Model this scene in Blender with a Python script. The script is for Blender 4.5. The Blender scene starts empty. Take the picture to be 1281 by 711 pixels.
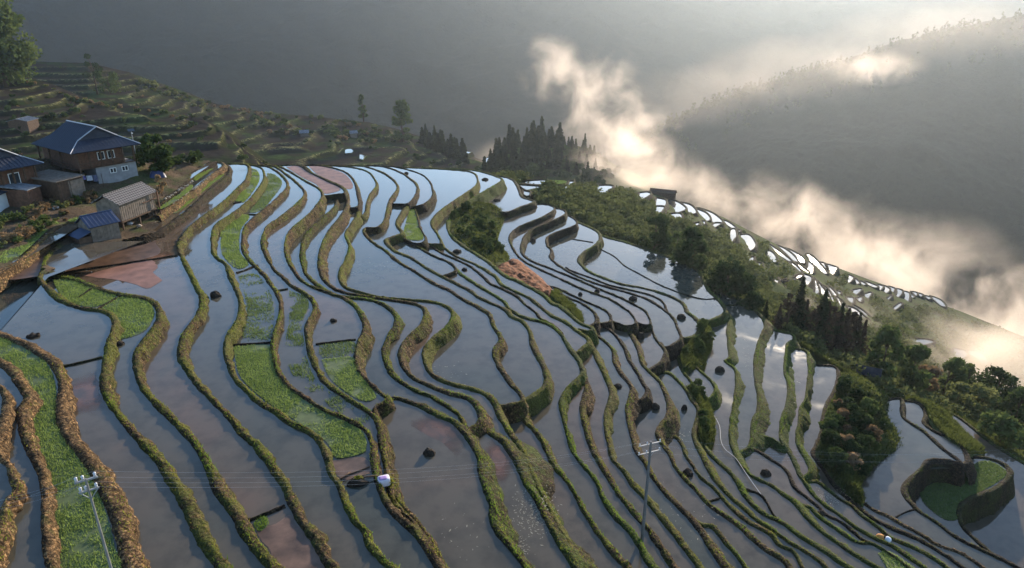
import bpy, math, random
import numpy as np
from mathutils import Vector, Matrix, geometry
from mathutils.bvhtree import BVHTree

random.seed(7)
RNG = np.random.default_rng(7)
scene = bpy.context.scene
COL = scene.collection

# ------------------------------------------------------------------ camera
PW, PH = 1281.0, 711.0
FL = 854.0                       # focal length in photo pixels
PITCH = math.radians(22.0)
CP, SP = math.cos(PITCH), math.sin(PITCH)
S = 1.35                         # metres per unit of the height table


def HM(h):
    """height table -> metres below the camera (the steps below the village are a little lower)"""
    h = np.asarray(h, float)
    r = np.where(h < 21.6, h, 21.6 + (h - 21.6) * .76) * S
    return float(r) if r.ndim == 0 else r

cam_d = bpy.data.cameras.new('camera')
cam = bpy.data.objects.new('camera', cam_d)
COL.objects.link(cam)
cam.location = (0, 0, 0)
cam.rotation_euler = (math.radians(90) - PITCH, 0, 0)
cam_d.sensor_fit = 'HORIZONTAL'
cam_d.angle = 2 * math.atan(PW / 2 / FL)
cam_d.clip_end = 9000
cam_d.clip_start = 0.5
scene.camera = cam


def ray(px, py):
    dx = (np.asarray(px, float) - PW / 2) / FL
    dy = -(np.asarray(py, float) - PH / 2) / FL
    return np.stack([dx, CP + dy * SP, -SP + dy * CP], -1)


def at_h(px, py, h):
    """photo pixel -> point on the level plane h metres below the camera"""
    d = ray(px, py)
    t = -np.asarray(h, float) / d[..., 2]
    return d * t[..., None]


def at_d(px, py, depth):
    return ray(px, py) * np.asarray(depth, float)[..., None]


# ------------------------------------------------------------------ noise
def _hash(ix, iy, iz, seed):
    n = (ix * 374761393 + iy * 668265263 + iz * 2147483647 + seed * 974634777) & 0xffffffff
    n = ((n ^ (n >> 13)) * 1274126177) & 0xffffffff
    n = n ^ (n >> 16)
    return (n & 0xffff) / 65535.0


def vnoise(p, seed=0):
    p = np.asarray(p, float)
    i = np.floor(p).astype(np.int64)
    f = p - i
    u = f * f * (3 - 2 * f)
    out = 0
    for a in (0, 1):
        for b in (0, 1):
            for c in (0, 1):
                w = (u[..., 0] if a else 1 - u[..., 0]) * (u[..., 1] if b else 1 - u[..., 1]) * (u[..., 2] if c else 1 - u[..., 2])
                out = out + w * _hash(i[..., 0] + a, i[..., 1] + b, i[..., 2] + c, seed)
    return out * 2 - 1


def fbm(p, oct=4, seed=0):
    a, s, o = 1.0, 0, 0
    p = np.asarray(p, float)
    for k in range(oct):
        s = s + a * vnoise(p * (2 ** k), seed + k)
        o += a
        a *= .5
    return s / o


# ------------------------------------------------------------------ mesh helpers
def mesh_np(name, V, F, mat=None, parent=None, smooth=False, mats=None, midx=None):
    me = bpy.data.meshes.new(name)
    V = np.asarray(V, np.float32)
    if isinstance(F, np.ndarray):
        n, k = F.shape
        me.vertices.add(len(V)); me.vertices.foreach_set('co', V.ravel())
        me.loops.add(n * k); me.loops.foreach_set('vertex_index', F.astype(np.int32).ravel())
        me.polygons.add(n); me.polygons.foreach_set('loop_start', np.arange(n, dtype=np.int32) * k)
        me.update(calc_edges=True)
    else:
        me.from_pydata([tuple(map(float, v)) for v in V], [], [tuple(map(int, f)) for f in F])
        me.update()
    if smooth:
        me.polygons.foreach_set('use_smooth', np.ones(len(me.polygons), bool))
    for m in (mats or ([mat] if mat else [])):
        me.materials.append(m)
    if midx is not None:
        me.polygons.foreach_set('material_index', np.asarray(midx, np.int32))
    o = bpy.data.objects.new(name, me)
    COL.objects.link(o)
    if parent is not None:
        o.parent = parent
    return o


def tag(o, label, cat, group=None):
    o['label'] = label; o['category'] = cat
    if group: o['group'] = group
    return o


def empty(name, loc, rz=0.0, label=None, cat=None, group=None):
    o = bpy.data.objects.new(name, None)
    COL.objects.link(o)
    o.location = loc; o.rotation_euler = (0, 0, rz)
    o.empty_display_size = .3
    if label: tag(o, label, cat, group)
    return o


def kind(o, k='structure'):
    o['kind'] = k
    return o


def copy_tree(o, parent=None):
    c = o.copy(); COL.objects.link(c)
    if parent is not None:
        c.parent = parent
    for ch in list(o.children):
        copy_tree(ch, c)
    return c


class MB:
    """collects simple shapes, builds one mesh"""
    def __init__(self): self.v = []; self.f = []

    def add(self, vs, fs):
        b = len(self.v)
        self.v += [tuple(v) for v in vs]
        self.f += [tuple(i + b for i in f) for f in fs]
        return self

    def box(self, x0, y0, z0, x1, y1, z1):
        return self.add([(x0, y0, z0), (x1, y0, z0), (x1, y1, z0), (x0, y1, z0), (x0, y0, z1), (x1, y0, z1), (x1, y1, z1), (x0, y1, z1)],
                        [(3, 2, 1, 0), (4, 5, 6, 7), (0, 1, 5, 4), (1, 2, 6, 5), (2, 3, 7, 6), (3, 0, 4, 7)])

    def slab(self, quad, t):
        """thick sheet from 3+ points (top), extruded down by t"""
        n = len(quad)
        q = [Vector(p) for p in quad]
        nn = (q[1] - q[0]).cross(q[2] - q[0]).normalized()
        if nn.z < 0: nn = -nn; q = q[::-1]
        lo = [p - nn * t for p in q]
        return self.add(q + lo, [tuple(range(n)), tuple(range(2 * n - 1, n - 1, -1))] + [((i + 1) % n, i, i + n, (i + 1) % n + n) for i in range(n)])

    def tube(self, pts, r, seg=6, r1=None, cap=True):
        pts = [Vector(p) for p in pts]
        n = len(pts)
        vs, fs = [], []
        for i, p in enumerate(pts):
            d = (pts[min(i + 1, n - 1)] - pts[max(i - 1, 0)]).normalized()
            a = d.orthogonal().normalized() if abs(d.z) > .9 else d.cross(Vector((0, 0, 1))).normalized()
            b = d.cross(a)
            rr = r if r1 is None else r + (r1 - r) * i / max(n - 1, 1)
            for k in range(seg):
                t = 2 * math.pi * k / seg
                vs.append(p + (a * math.cos(t) + b * math.sin(t)) * rr)
        for i in range(n - 1):
            for k in range(seg):
                k2 = (k + 1) % seg
                fs.append((i * seg + k, i * seg + k2, (i + 1) * seg + k2, (i + 1) * seg + k))
        if cap:
            fs.append(tuple(range(seg - 1, -1, -1))); fs.append(tuple((n - 1) * seg + k for k in range(seg)))
        return self.add(vs, fs)

    def blob(self, c, r, seed=0, amp=.25, su=12, sv=8, flat=None):
        vs, fs = [], []
        rx, ry, rz = r if hasattr(r, '__len__') else (r, r, r)
        for j in range(sv + 1):
            ph = math.pi * j / sv
            for i in range(su):
                th = 2 * math.pi * i / su
                d = np.array([math.sin(ph) * math.cos(th), math.sin(ph) * math.sin(th), math.cos(ph)])
                k = 1 + amp * float(fbm(d * 1.9 + seed * 3.1, 3, seed))
                z = d[2] * rz * k
                if flat is not None: z = max(z, flat)
                vs.append((c[0] + d[0] * rx * k, c[1] + d[1] * ry * k, c[2] + z))
        for j in range(sv):
            for i in range(su):
                i2 = (i + 1) % su
                fs.append((j * su + i, (j + 1) * su + i, (j + 1) * su + i2, j * su + i2))
        return self.add(vs, fs)

    def build(self, name, mat, parent=None, smooth=False):
        return mesh_np(name, np.array(self.v), self.f, mat, parent, smooth)


# ------------------------------------------------------------------ materials
def new_mat(name):
    m = bpy.data.materials.new(name); m.use_nodes = True
    nt = m.node_tree; nt.nodes.clear()
    out = nt.nodes.new('ShaderNodeOutputMaterial')
    return m, nt, out


def N(nt, t, **kw):
    n = nt.nodes.new(t)
    for k, v in kw.items():
        if k in n.inputs: n.inputs[k].default_value = v
        else: setattr(n, k, v)
    return n


def noise(nt, scale, detail=4, rough=.55, vec=None, dist=0.0):
    n = N(nt, 'ShaderNodeTexNoise')
    n.inputs['Scale'].default_value = scale; n.inputs['Detail'].default_value = detail
    n.inputs['Roughness'].default_value = rough; n.inputs['Distortion'].default_value = dist
    if vec is None:
        g = N(nt, 'ShaderNodeNewGeometry'); vec = g.outputs['Position']
    nt.links.new(vec, n.inputs['Vector'])
    return n


def ramp(nt, fac, stops):
    r = N(nt, 'ShaderNodeValToRGB')
    e = r.color_ramp.elements
    while len(e) < len(stops): e.new(.5)
    for el, (p, c) in zip(e, stops):
        el.position = p; el.color = (*c, 1)
    nt.links.new(fac, r.inputs['Fac'])
    return r


def mix(nt, fac, a, b, mode='MIX'):
    m = N(nt, 'ShaderNodeMix'); m.data_type = 'RGBA'; m.blend_type = mode
    for sock, v in ((m.inputs[0], fac), (m.inputs[6], a), (m.inputs[7], b)):
        if hasattr(v, 'links'): nt.links.new(v, sock)
        elif isinstance(v, (int, float)): sock.default_value = v
        else: sock.default_value = (*v, 1)
    return m.outputs[2]


def bump(nt, height, strength, dist):
    b = N(nt, 'ShaderNodeBump'); b.inputs['Strength'].default_value = strength; b.inputs['Distance'].default_value = dist
    nt.links.new(height, b.inputs['Height'])
    return b.outputs['Normal']


def principled(nt, out, col, rough=.9, normal=None, spec=.2, ior=None):
    p = N(nt, 'ShaderNodeBsdfPrincipled')
    if hasattr(col, 'links'): nt.links.new(col, p.inputs['Base Color'])
    else: p.inputs['Base Color'].default_value = (*col, 1)
    if hasattr(rough, 'links'): nt.links.new(rough, p.inputs['Roughness'])
    else: p.inputs['Roughness'].default_value = rough
    p.inputs['Specular IOR Level'].default_value = spec
    if ior: p.inputs['IOR'].default_value = ior
    if normal: nt.links.new(normal, p.inputs['Normal'])
    nt.links.new(p.outputs[0], out.inputs['Surface'])
    return p


def mat_simple(name, col, rough=.85, var=.25, scale=3.0, spec=.2, bstr=.2, bdist=.03):
    m, nt, out = new_mat(name)
    n = noise(nt, scale, 5)
    dark = tuple(c * (1 - var) for c in col); lite = tuple(min(1, c * (1 + var)) for c in col)
    r = ramp(nt, n.outputs['Fac'], [(.3, dark), (.7, lite)])
    principled(nt, out, r.outputs[0], rough, bump(nt, n.outputs['Fac'], bstr, bdist), spec)
    return m


def mat_bund(name, earth, straw, moss, moss_lo=.45, moss_hi=.6):
    m, nt, out = new_mat(name)
    big = noise(nt, .35, 3)
    mid = noise(nt, 1.9, 4, .6)
    fine = noise(nt, 7.0, 4, .75)
    geo = N(nt, 'ShaderNodeNewGeometry')
    vor = N(nt, 'ShaderNodeTexVoronoi'); vor.inputs['Scale'].default_value = 3.4; vor.inputs['Randomness'].default_value = 1.0
    nt.links.new(geo.outputs['Position'], vor.inputs['Vector'])
    oi = N(nt, 'ShaderNodeObjectInfo')
    base = ramp(nt, fine.outputs['Fac'], [(.34, tuple(c * .22 for c in earth)), (.5, earth), (.64, straw), (.75, tuple(min(1, c * 1.5) for c in straw))])
    sep = N(nt, 'ShaderNodeSeparateColor'); nt.links.new(vor.outputs['Color'], sep.inputs[0])
    cell = ramp(nt, sep.outputs[0], [(.1, (.35, .33, .32)), (.6, (1, 1, 1)), (.95, (1.75, 1.6, 1.45))])
    base2 = mix(nt, .8, base.outputs[0], cell.outputs[0], 'MULTIPLY')
    gap = N(nt, 'ShaderNodeMapRange'); gap.inputs[1].default_value = .30; gap.inputs[2].default_value = .46; gap.inputs[3].default_value = 1.0; gap.inputs[4].default_value = .35
    nt.links.new(vor.outputs['Distance'], gap.inputs[0])
    gm = N(nt, 'ShaderNodeCombineColor')
    for k in range(3): nt.links.new(gap.outputs[0], gm.inputs[k])
    base3 = mix(nt, .7, base2, gm.outputs[0], 'MULTIPLY')
    madd = N(nt, 'ShaderNodeMath', operation='ADD')
    mm = N(nt, 'ShaderNodeMath', operation='MULTIPLY_ADD'); mm.inputs[1].default_value = .28; mm.inputs[2].default_value = -.14
    nt.links.new(oi.outputs['Random'], mm.inputs[0])
    nt.links.new(big.outputs['Fac'], madd.inputs[0]); nt.links.new(mm.outputs[0], madd.inputs[1])
    mk = N(nt, 'ShaderNodeMath', operation='MULTIPLY_ADD'); mk.inputs[1].default_value = .5
    nt.links.new(mid.outputs['Fac'], mk.inputs[0])
    half = N(nt, 'ShaderNodeMath', operation='MULTIPLY'); half.inputs[1].default_value = .5
    nt.links.new(madd.outputs[0], half.inputs[0]); nt.links.new(half.outputs[0], mk.inputs[2])
    mr = N(nt, 'ShaderNodeMapRange'); mr.inputs[1].default_value = moss_lo; mr.inputs[2].default_value = moss_hi
    nt.links.new(mk.outputs[0], mr.inputs[0])
    mossr = ramp(nt, fine.outputs['Fac'], [(.34, tuple(c * .25 for c in moss)), (.5, tuple(c * .8 for c in moss)), (.7, tuple(c * 1.7 for c in moss))])
    col = mix(nt, mr.outputs[0], base3, mossr.outputs[0])
    hsum = N(nt, 'ShaderNodeMath', operation='MULTIPLY_ADD'); hsum.inputs[1].default_value = -.8
    nt.links.new(vor.outputs['Distance'], hsum.inputs[0]); nt.links.new(fine.outputs['Fac'], hsum.inputs[2])
    principled(nt, out, col, .95, bump(nt, hsum.outputs[0], 1.0, .2), .1)
    return m


M_BUND = mat_bund('bund earth', (.062, .041, .024), (.17, .115, .062), (.072, .076, .018), .44, .58)
M_BUND_STRAW = mat_bund('bund straw', (.12, .074, .038), (.30, .2, .10), (.12, .12, .032), .56, .72)
M_BUND_DARK = mat_bund('bund dark', (.030, .022, .016), (.075, .055, .034), (.036, .042, .013), .5, .66)
M_BUND_GREEN = mat_bund('bund green', (.045, .032, .019), (.10, .075, .04), (.048, .064, .015), .38, .54)


def mat_water():
    m, nt, out = new_mat('paddy water')
    big = noise(nt, .045, 4, .6, dist=.6)
    mid = noise(nt, .5, 5, .65)
    oi = N(nt, 'ShaderNodeObjectInfo')
    f = N(nt, 'ShaderNodeMath', operation='MULTIPLY_ADD'); f.inputs[1].default_value = .34
    nt.links.new(oi.outputs['Random'], f.inputs[0]); nt.links.new(big.outputs['Fac'], f.inputs[2])
    col = ramp(nt, f.outputs[0], [(.42, (.055, .056, .042)), (.62, (.074, .065, .047)), (.80, (.086, .069, .048)), (.92, (.108, .074, .05))])
    c2 = ramp(nt, mid.outputs['Fac'], [(.34, (.5, .52, .5)), (.56, (1, 1, 1))])
    cc = mix(nt, .6, col.outputs[0], c2.outputs[0], 'MULTIPLY')
    rp = noise(nt, .09, 4, .6, dist=.8)
    ro = N(nt, 'ShaderNodeMapRange'); ro.inputs[1].default_value = .45; ro.inputs[2].default_value = .7; ro.inputs[3].default_value = .03; ro.inputs[4].default_value = .2
    nt.links.new(rp.outputs['Fac'], ro.inputs[0])
    rip = noise(nt, 1.3, 3, .5)
    principled(nt, out, cc, ro.outputs[0], bump(nt, rip.outputs['Fac'], .012, .03), .5, 1.333)
    return m


def mat_grass(name, a, b, trans=.3):
    m, nt, out = new_mat(name)
    n = noise(nt, .8, 4); n2 = noise(nt, 9, 2)
    f = N(nt, 'ShaderNodeMath', operation='MULTIPLY_ADD'); f.inputs[1].default_value = .5
    h = N(nt, 'ShaderNodeMath', operation='MULTIPLY'); h.inputs[1].default_value = .5
    nt.links.new(n2.outputs['Fac'], h.inputs[0]); nt.links.new(n.outputs['Fac'], f.inputs[0]); nt.links.new(h.outputs[0], f.inputs[2])
    r = ramp(nt, f.outputs[0], [(.38, a), (.62, b)])
    d = N(nt, 'ShaderNodeBsdfDiffuse'); t = N(nt, 'ShaderNodeBsdfTranslucent')
    nt.links.new(r.outputs[0], d.inputs['Color']); nt.links.new(r.outputs[0], t.inputs['Color'])
    mx = N(nt, 'ShaderNodeMixShader'); mx.inputs[0].default_value = trans
    nt.links.new(d.outputs[0], mx.inputs[1]); nt.links.new(t.outputs[0], mx.inputs[2])
    nt.links.new(mx.outputs[0], out.inputs['Surface'])
    return m


def mat_leaf(name, a, b, trans=.3):
    m, nt, out = new_mat(name)
    n = noise(nt, .5, 4); oi = N(nt, 'ShaderNodeObjectInfo')
    f = N(nt, 'ShaderNodeMath', operation='MULTIPLY_ADD'); f.inputs[1].default_value = .35
    nt.links.new(oi.outputs['Random'], f.inputs[0]); nt.links.new(n.outputs['Fac'], f.inputs[2])
    r = ramp(nt, f.outputs[0], [(.42, a), (.9, b)])
    d = N(nt, 'ShaderNodeBsdfDiffuse'); t = N(nt, 'ShaderNodeBsdfTranslucent')
    nt.links.new(r.outputs[0], d.inputs['Color']); nt.links.new(r.outputs[0], t.inputs['Color'])
    mx = N(nt, 'ShaderNodeMixShader'); mx.inputs[0].default_value = trans
    nt.links.new(d.outputs[0], mx.inputs[1]); nt.links.new(t.outputs[0], mx.inputs[2])
    nt.links.new(mx.outputs[0], out.inputs['Surface'])
    return m


def mat_ground(name, soil, grass, gl=.45, gh=.58, sc=.12):
    m, nt, out = new_mat(name)
    n = noise(nt, sc, 6, .65); n2 = noise(nt, sc * 14, 5, .7)
    g = N(nt, 'ShaderNodeMapRange'); g.inputs[1].default_value = gl; g.inputs[2].default_value = gh
    nt.links.new(n.outputs['Fac'], g.inputs[0])
    s = ramp(nt, n2.outputs['Fac'], [(.3, tuple(c * .5 for c in soil)), (.7, tuple(c * 1.5 for c in soil))])
    gr = ramp(nt, n2.outputs['Fac'], [(.3, tuple(c * .5 for c in grass)), (.7, tuple(c * 1.4 for c in grass))])
    col = mix(nt, g.outputs[0], s.outputs[0], gr.outputs[0])
    principled(nt, out, col, 1.0, bump(nt, n2.outputs['Fac'], .8, .3), .02)
    return m


M_WATER = mat_water()
M_MUD = mat_simple('wet red mud', (.20, .10, .07), .55, .35, .6, .2, .15, .05)
M_MUD_DARK = mat_simple('wet brown mud', (.095, .056, .038), .5, .5, .8, .25, .25, .05)  # in the village pond it also stands for the houses' dark reflection
M_CLUMP = mat_simple('dark mud clump', (.03, .023, .017), .95, .4, 8, .1, .9, .1)
M_SEED = mat_grass('rice seedlings', (.14, .20, .05), (.24, .31, .09), .5)
M_SEED_OLIVE = mat_grass('thin rice seedlings', (.10, .15, .045), (.17, .22, .07), .45)
M_SEED_BASE = mat_simple('seedbed mud', (.07, .095, .032), .7, .3, 2, .3)
M_TUFT = mat_grass('bund grass', (.075, .085, .014), (.24, .24, .042), .58)
M_TUFT_GREEN = mat_grass('fresh grass', (.06, .11, .014), (.16, .24, .03), .58)
M_TUFT_BANK = mat_grass('bank grass', (.035, .046, .012), (.10, .115, .03), .45)
M_TUFT_DRY = mat_grass('dry grass', (.13, .085, .04), (.3, .2, .1), .3)
M_SLOPE = mat_ground('shrubby slope', (.045, .042, .02), (.05, .065, .022), .4, .55)
M_VILLAGE = mat_ground('village ground', (.085, .062, .042), (.065, .075, .03), .48, .62, .25)
M_LANDSLIDE = mat_simple('red landslide soil', (.125, .048, .022), .95, .75, 1.4, .1, .9, .4)

# ------------------------------------------------------------------ bund table
# every line: pixel trace from the crest to its lower end with the downhill side on its left-hand
# turn; h = metres (x S) below the camera
CL = 'left'      # closure: round the uphill side
SH = 'short'     # closure: straight back to the first point
B = []


def bd(name, h, pts, close=CL, w=.62, D=1.7, bt=.28, mat='e', tuft=1.0, crest=True):
    B.append(dict(name=name, h=HM(h), pts=pts, close=close, w=w, D=D, bt=bt, mat=mat, tuft=tuft))


bd('FW', 20.0, [(104, 279), (84, 279), (64, 289), (44, 308), (22, 326), (0, 338), (-40, 362), (-90, 395)], SH, mat='s', w=.5, D=1.8)
bd('B000', 18.9, [(-25, 470), (0, 484), (7, 495), (7, 509), (2, 531), (0, 545), (-3, 558), (0, 571), (11, 580), (16, 596), (22, 610), (14, 621), (7, 632), (0, 666), (-10, 700), (-20, 740)], mat='s', w=.5, D=1.2, bt=.12)
bd('B00', 19.4, [(-40, 432), (0, 452), (16, 464), (22, 475), (34, 491), (34, 500), (27, 509), (28, 527), (34, 549), (43, 570), (52, 590), (55, 616), (56, 641), (57, 668), (61, 697), (63, 720), (64, 760)], mat='s', w=.6)
bd('B0a', 20.0, [(-40, 400), (0, 417), (34, 430), (54, 443), (67, 452), (75, 469), (78, 488), (75, 506), (79, 529), (90, 550), (106, 568), (121, 589), (135, 616), (146, 641), (153, 668), (160, 693), (167, 715), (180, 760)], mat='s', w=.75)
bd('B0b', 20.8, [(96, 290), (79, 302), (61, 317), (54, 334), (50, 348), (58, 358), (76, 374), (99, 384), (126, 388), (139, 394), (143, 405), (137, 426), (132, 448), (130, 475), (135, 497), (149, 520), (167, 540), (183, 557), (197, 572), (209, 590), (223, 610), (235, 634), (246, 657), (259, 681), (277, 706), (286, 722), (310, 760)], mat='e')
bd('B0c', 21.4, [(52, 343), (66, 345), (90, 348), (117, 358), (150, 368), (180, 372), (195, 380), (199, 397), (187, 417), (174, 433), (170, 450), (173, 470), (181, 488), (203, 511), (226, 533), (243, 553), (255, 571), (264, 592), (275, 614), (292, 636), (303, 657), (321, 684), (338, 703), (348, 718), (375, 760)], mat='e')
bd('B1u', 20.4, [(268, 202), (258, 206), (247, 211), (238, 216), (234, 224), (226, 233), (206, 247), (190, 256), (180, 263)], SH, mat='d', w=.7)
bd('B1a', 21.0, [(262, 203), (276, 203), (280, 207), (272, 213), (258, 223), (248, 232), (231, 245), (206, 262), (196, 270)], SH, mat='s', w=.7)
bd('B1', 21.6, [(250, 204), (270, 203), (284, 207), (286, 216), (280, 223), (262, 237), (245, 254), (226, 270), (206, 284), (193, 291), (175, 297), (152, 300), (128, 306), (105, 313), (86, 318), (66, 338)], SH, mat='d', w=.7)
bd('B2', 22.3, [(270, 205), (300, 204.5), (311, 208), (307, 225), (296, 236), (278, 253), (250, 273), (236, 285), (228, 296), (223, 310), (230, 326), (242, 352), (252, 371), (249, 390), (233, 412), (226, 432), (229, 452), (247, 479), (262, 495), (285, 518), (303, 540), (320, 555), (337, 577), (347, 592), (359, 612), (369, 635), (379, 652), (395, 673), (409, 699), (418, 715), (440, 760)], w=.55, bt=.3)
bd('B3', 23.1, [(290, 205.5), (315, 206), (326, 209.5), (330, 216), (329, 227), (314, 247), (296, 263), (275, 277), (267, 287), (265, 308), (268, 319), (283, 331), (288, 346), (296, 363), (301, 379), (298, 397), (287, 416), (282, 433), (286, 455), (294, 473), (307, 486), (325, 502), (346, 515), (366, 529), (386, 539), (400, 551), (408, 571), (414, 591), (425, 609), (434, 634), (443, 650), (457, 663), (461, 679), (475, 695), (490, 708), (500, 720), (530, 760)], w=.5, bt=.28)
bd('B4', 24.0, [(300, 206), (330, 207), (343, 212), (355, 222), (359, 233), (348, 246), (330, 262), (310, 279), (304, 292), (305, 314), (315, 328), (330, 343), (339, 356), (348, 370), (351, 385), (348, 401), (342, 421), (341, 437), (345, 457), (352, 471), (366, 486), (383, 497), (405, 511), (427, 520), (448, 531), (460, 540), (466, 558), (467, 577), (472, 600), (480, 620), (490, 636), (506, 652), (518, 662), (530, 676), (541, 693), (550, 711), (575, 760)], w=.5, bt=.28)
bd('B5', 24.7, [(310, 206.5), (340, 207), (357, 217), (375, 232), (381, 242), (373, 253), (352, 270), (334, 283), (329, 296), (330, 312), (341, 334), (355, 347), (366, 358), (381, 366), (391, 375), (393, 387), (384, 406), (386, 432), (395, 458), (407, 477), (425, 491), (445, 504), (461, 514), (471, 524), (476, 538), (478, 555), (481, 575), (484, 600), (492, 624), (504, 640), (518, 655), (529, 669), (541, 690), (553, 711), (580, 760)], w=.5, bt=.25, D=2.2)
bd('B5y', 25.5, [(320, 207), (345, 207), (360, 213), (380, 225), (398, 235), (403, 243), (399, 253), (386, 268), (367, 284), (358, 297), (357, 315), (366, 336), (381, 353), (409, 365), (430, 372), (445, 383), (454, 397), (456, 412), (449, 428), (445, 448), (451, 465), (463, 479), (477, 491), (486, 497), (478, 504), (469, 510), (472, 522), (477, 534), (479, 552), (484, 575), (487, 595), (495, 620), (507, 638), (521, 653), (532, 667), (544, 688), (556, 711), (583, 760)], w=.5, bt=.3, D=2.0)
bd('B6p', 26.2, [(345, 207), (372, 206.5), (389, 216), (412, 227), (427, 234), (431, 241), (420, 243), (404, 245)], SH, mat='d', w=.5)
bd('B6y', 26.5, [(484, 499), (493, 497), (504, 499), (525, 506), (547, 518), (568, 526), (580, 540), (592, 556), (599, 568), (602, 589), (609, 612), (615, 630), (616, 645), (624, 664), (640, 684), (652, 700), (660, 718), (675, 760)], w=.6, mat='g', bt=.75, D=1.9)
bd('B6b', 27.0, [(416, 242), (421, 246), (420, 256), (408, 269), (389, 286), (380, 300), (377, 318), (381, 338), (389, 349), (405, 362), (423, 369), (443, 372), (466, 375), (484, 383), (495, 394), (496, 405), (487, 419), (480, 435), (484, 453), (490, 466), (502, 477), (520, 487), (543, 497), (561, 508), (574, 518), (580, 530), (586, 543)], SH, mat='g', w=.6, bt=.35)
bd('B7', 27.7, [(350, 207), (378, 207), (392, 217), (414, 227), (429, 234), (434, 243), (434, 256), (427, 270), (414, 286), (405, 301), (400, 320), (402, 343), (412, 356), (427, 364), (450, 369), (472, 372), (499, 376), (520, 380), (530, 386), (532, 395), (525, 408), (511, 421), (502, 435), (501, 449), (507, 462), (518, 472), (541, 483), (563, 491), (583, 496), (595, 504), (602, 518), (600, 528), (590, 535), (584, 540)], SH, mat='e', w=.65, bt=.5)
bd('B7p', 28.1, [(370, 207), (395, 206.5), (421, 211), (436, 218), (444, 229), (448, 245), (449, 255), (445, 259), (434, 260)], SH, mat='d', w=.5)
bd('B7c', 28.4, [(586, 536), (601, 530), (613, 540), (629, 551), (640, 564), (649, 580), (658, 603), (672, 625), (683, 648), (699, 675), (712, 695), (722, 712), (745, 760)], w=.6, mat='g', bt=1.15, D=2.2)
bd('B8', 28.9, [(375, 207), (400, 207), (421, 211), (436, 218), (444, 229), (447, 245), (449, 256), (447, 268), (439, 281), (432, 293), (437, 308), (432, 326), (425, 340), (428, 355), (443, 363), (466, 369), (495, 373), (520, 375), (545, 378), (560, 384), (567, 392), (564, 402), (553, 413), (538, 426), (531, 438), (531, 449), (537, 464), (550, 474), (570, 481), (592, 486), (609, 493), (619, 504), (625, 519), (634, 534), (643, 547), (652, 562), (662, 584), (672, 606), (683, 627), (694, 650), (709, 676), (722, 697), (732, 712), (755, 760)], w=.6, bt=.45, D=1.9)
bd('B8p', 29.4, [(385, 207), (416, 207), (440, 209), (459, 214), (468, 223), (471, 232), (463, 243), (459, 255), (457, 266), (449, 271), (440, 270)], SH, w=.5)
bd('B10p', 30.2, [(410, 207), (445, 207), (461, 209), (481, 217), (494, 227), (497, 236), (488, 250), (484, 263), (481, 276), (472, 284), (457, 285), (456, 292), (468, 304), (482, 313), (498, 327), (520, 340), (541, 353), (563, 363), (579, 374), (601, 385), (613, 394), (617, 406), (627, 424), (620, 436), (620, 448), (628, 462), (640, 479), (652, 493), (654, 501), (642, 505), (625, 507), (612, 503)], SH, w=.65, mat='e', D=2.2, bt=.3)
bd('B10x', 30.7, [(440, 207.5), (475, 207.5), (498, 214), (511, 222), (521, 232), (520, 243), (511, 254), (500, 255), (488, 254)], SH, w=.5, mat='d')
bd('B11p', 31.2, [(450, 208), (478, 208), (498, 214), (511, 222), (522, 232), (520, 244), (510, 257), (503, 265), (496, 280), (503, 291), (491, 296), (482, 301), (493, 313), (514, 322), (532, 334), (552, 345), (570, 354), (586, 362), (600, 372), (620, 381), (634, 388), (641, 396), (654, 402), (663, 415), (666, 430), (674, 446), (681, 460), (684, 475), (680, 485), (670, 492), (656, 500), (640, 498)], SH, w=.65, D=2.6, mat='e', bt=.3)
bd('B12p', 31.6, [(465, 208), (492, 208), (523, 216), (536, 225), (541, 236), (541, 245), (530, 255), (512, 259), (503, 262)], SH, w=.55, mat='d', D=2)
bd('B10q', 31.8, [(648, 500), (655, 507), (657, 524), (670, 539), (680, 553), (686, 566), (694, 582), (708, 598), (719, 616), (728, 634), (744, 658), (760, 680), (776, 699), (788, 714), (812, 760)], w=.55, mat='e', bt=.4)
bd('B12a', 32.0, [(512, 260), (518, 260), (522, 271), (525, 283), (532, 297), (529, 303), (518, 304), (504, 297)], SH, w=.4, mat='d')
bd('B12x', 32.4, [(500, 296), (512, 303), (525, 310), (545, 321), (562, 328), (570, 337), (563, 342), (553, 345)], SH, w=.5, mat='d')
bd('B12b', 32.8, [(498, 298), (508, 301), (525, 310), (545, 321), (563, 329), (571, 338), (581, 346), (597, 356), (615, 367), (629, 376), (636, 384), (645, 391), (658, 397), (674, 401), (690, 407), (703, 419), (712, 434), (721, 446), (727, 458), (727, 467), (720, 476), (708, 488), (702, 504), (706, 524), (710, 542), (718, 565), (732, 584), (746, 600), (754, 620), (769, 643), (790, 664), (800, 680), (810, 699), (821, 714), (850, 760)], w=.6, mat='g', bt=.4, D=2.2)
bd('B13', 33.1, [(490, 209), (530, 210), (565, 212), (590, 215), (597, 223), (595, 232), (577, 245), (554, 261), (543, 272), (540, 281), (547, 292), (552, 304), (540, 305), (524, 304)], SH, w=.7, D=2.4, mat='e', bt=.3)
bd('B12c', 33.5, [(522, 303), (535, 305), (552, 316), (577, 327), (590, 334), (604, 345), (613, 354), (629, 361), (645, 369), (658, 381), (670, 390), (676, 398), (690, 405), (703, 416)], SH, w=.5, mat='d')
bd('B12d', 33.7, [(715, 468), (727, 468), (734, 478), (732, 491), (728, 510), (731, 530), (737, 549), (745, 568), (760, 594), (774, 616), (792, 639), (810, 659), (826, 681), (837, 699), (847, 714), (872, 760)], w=.55, mat='e', bt=.4)
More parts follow.
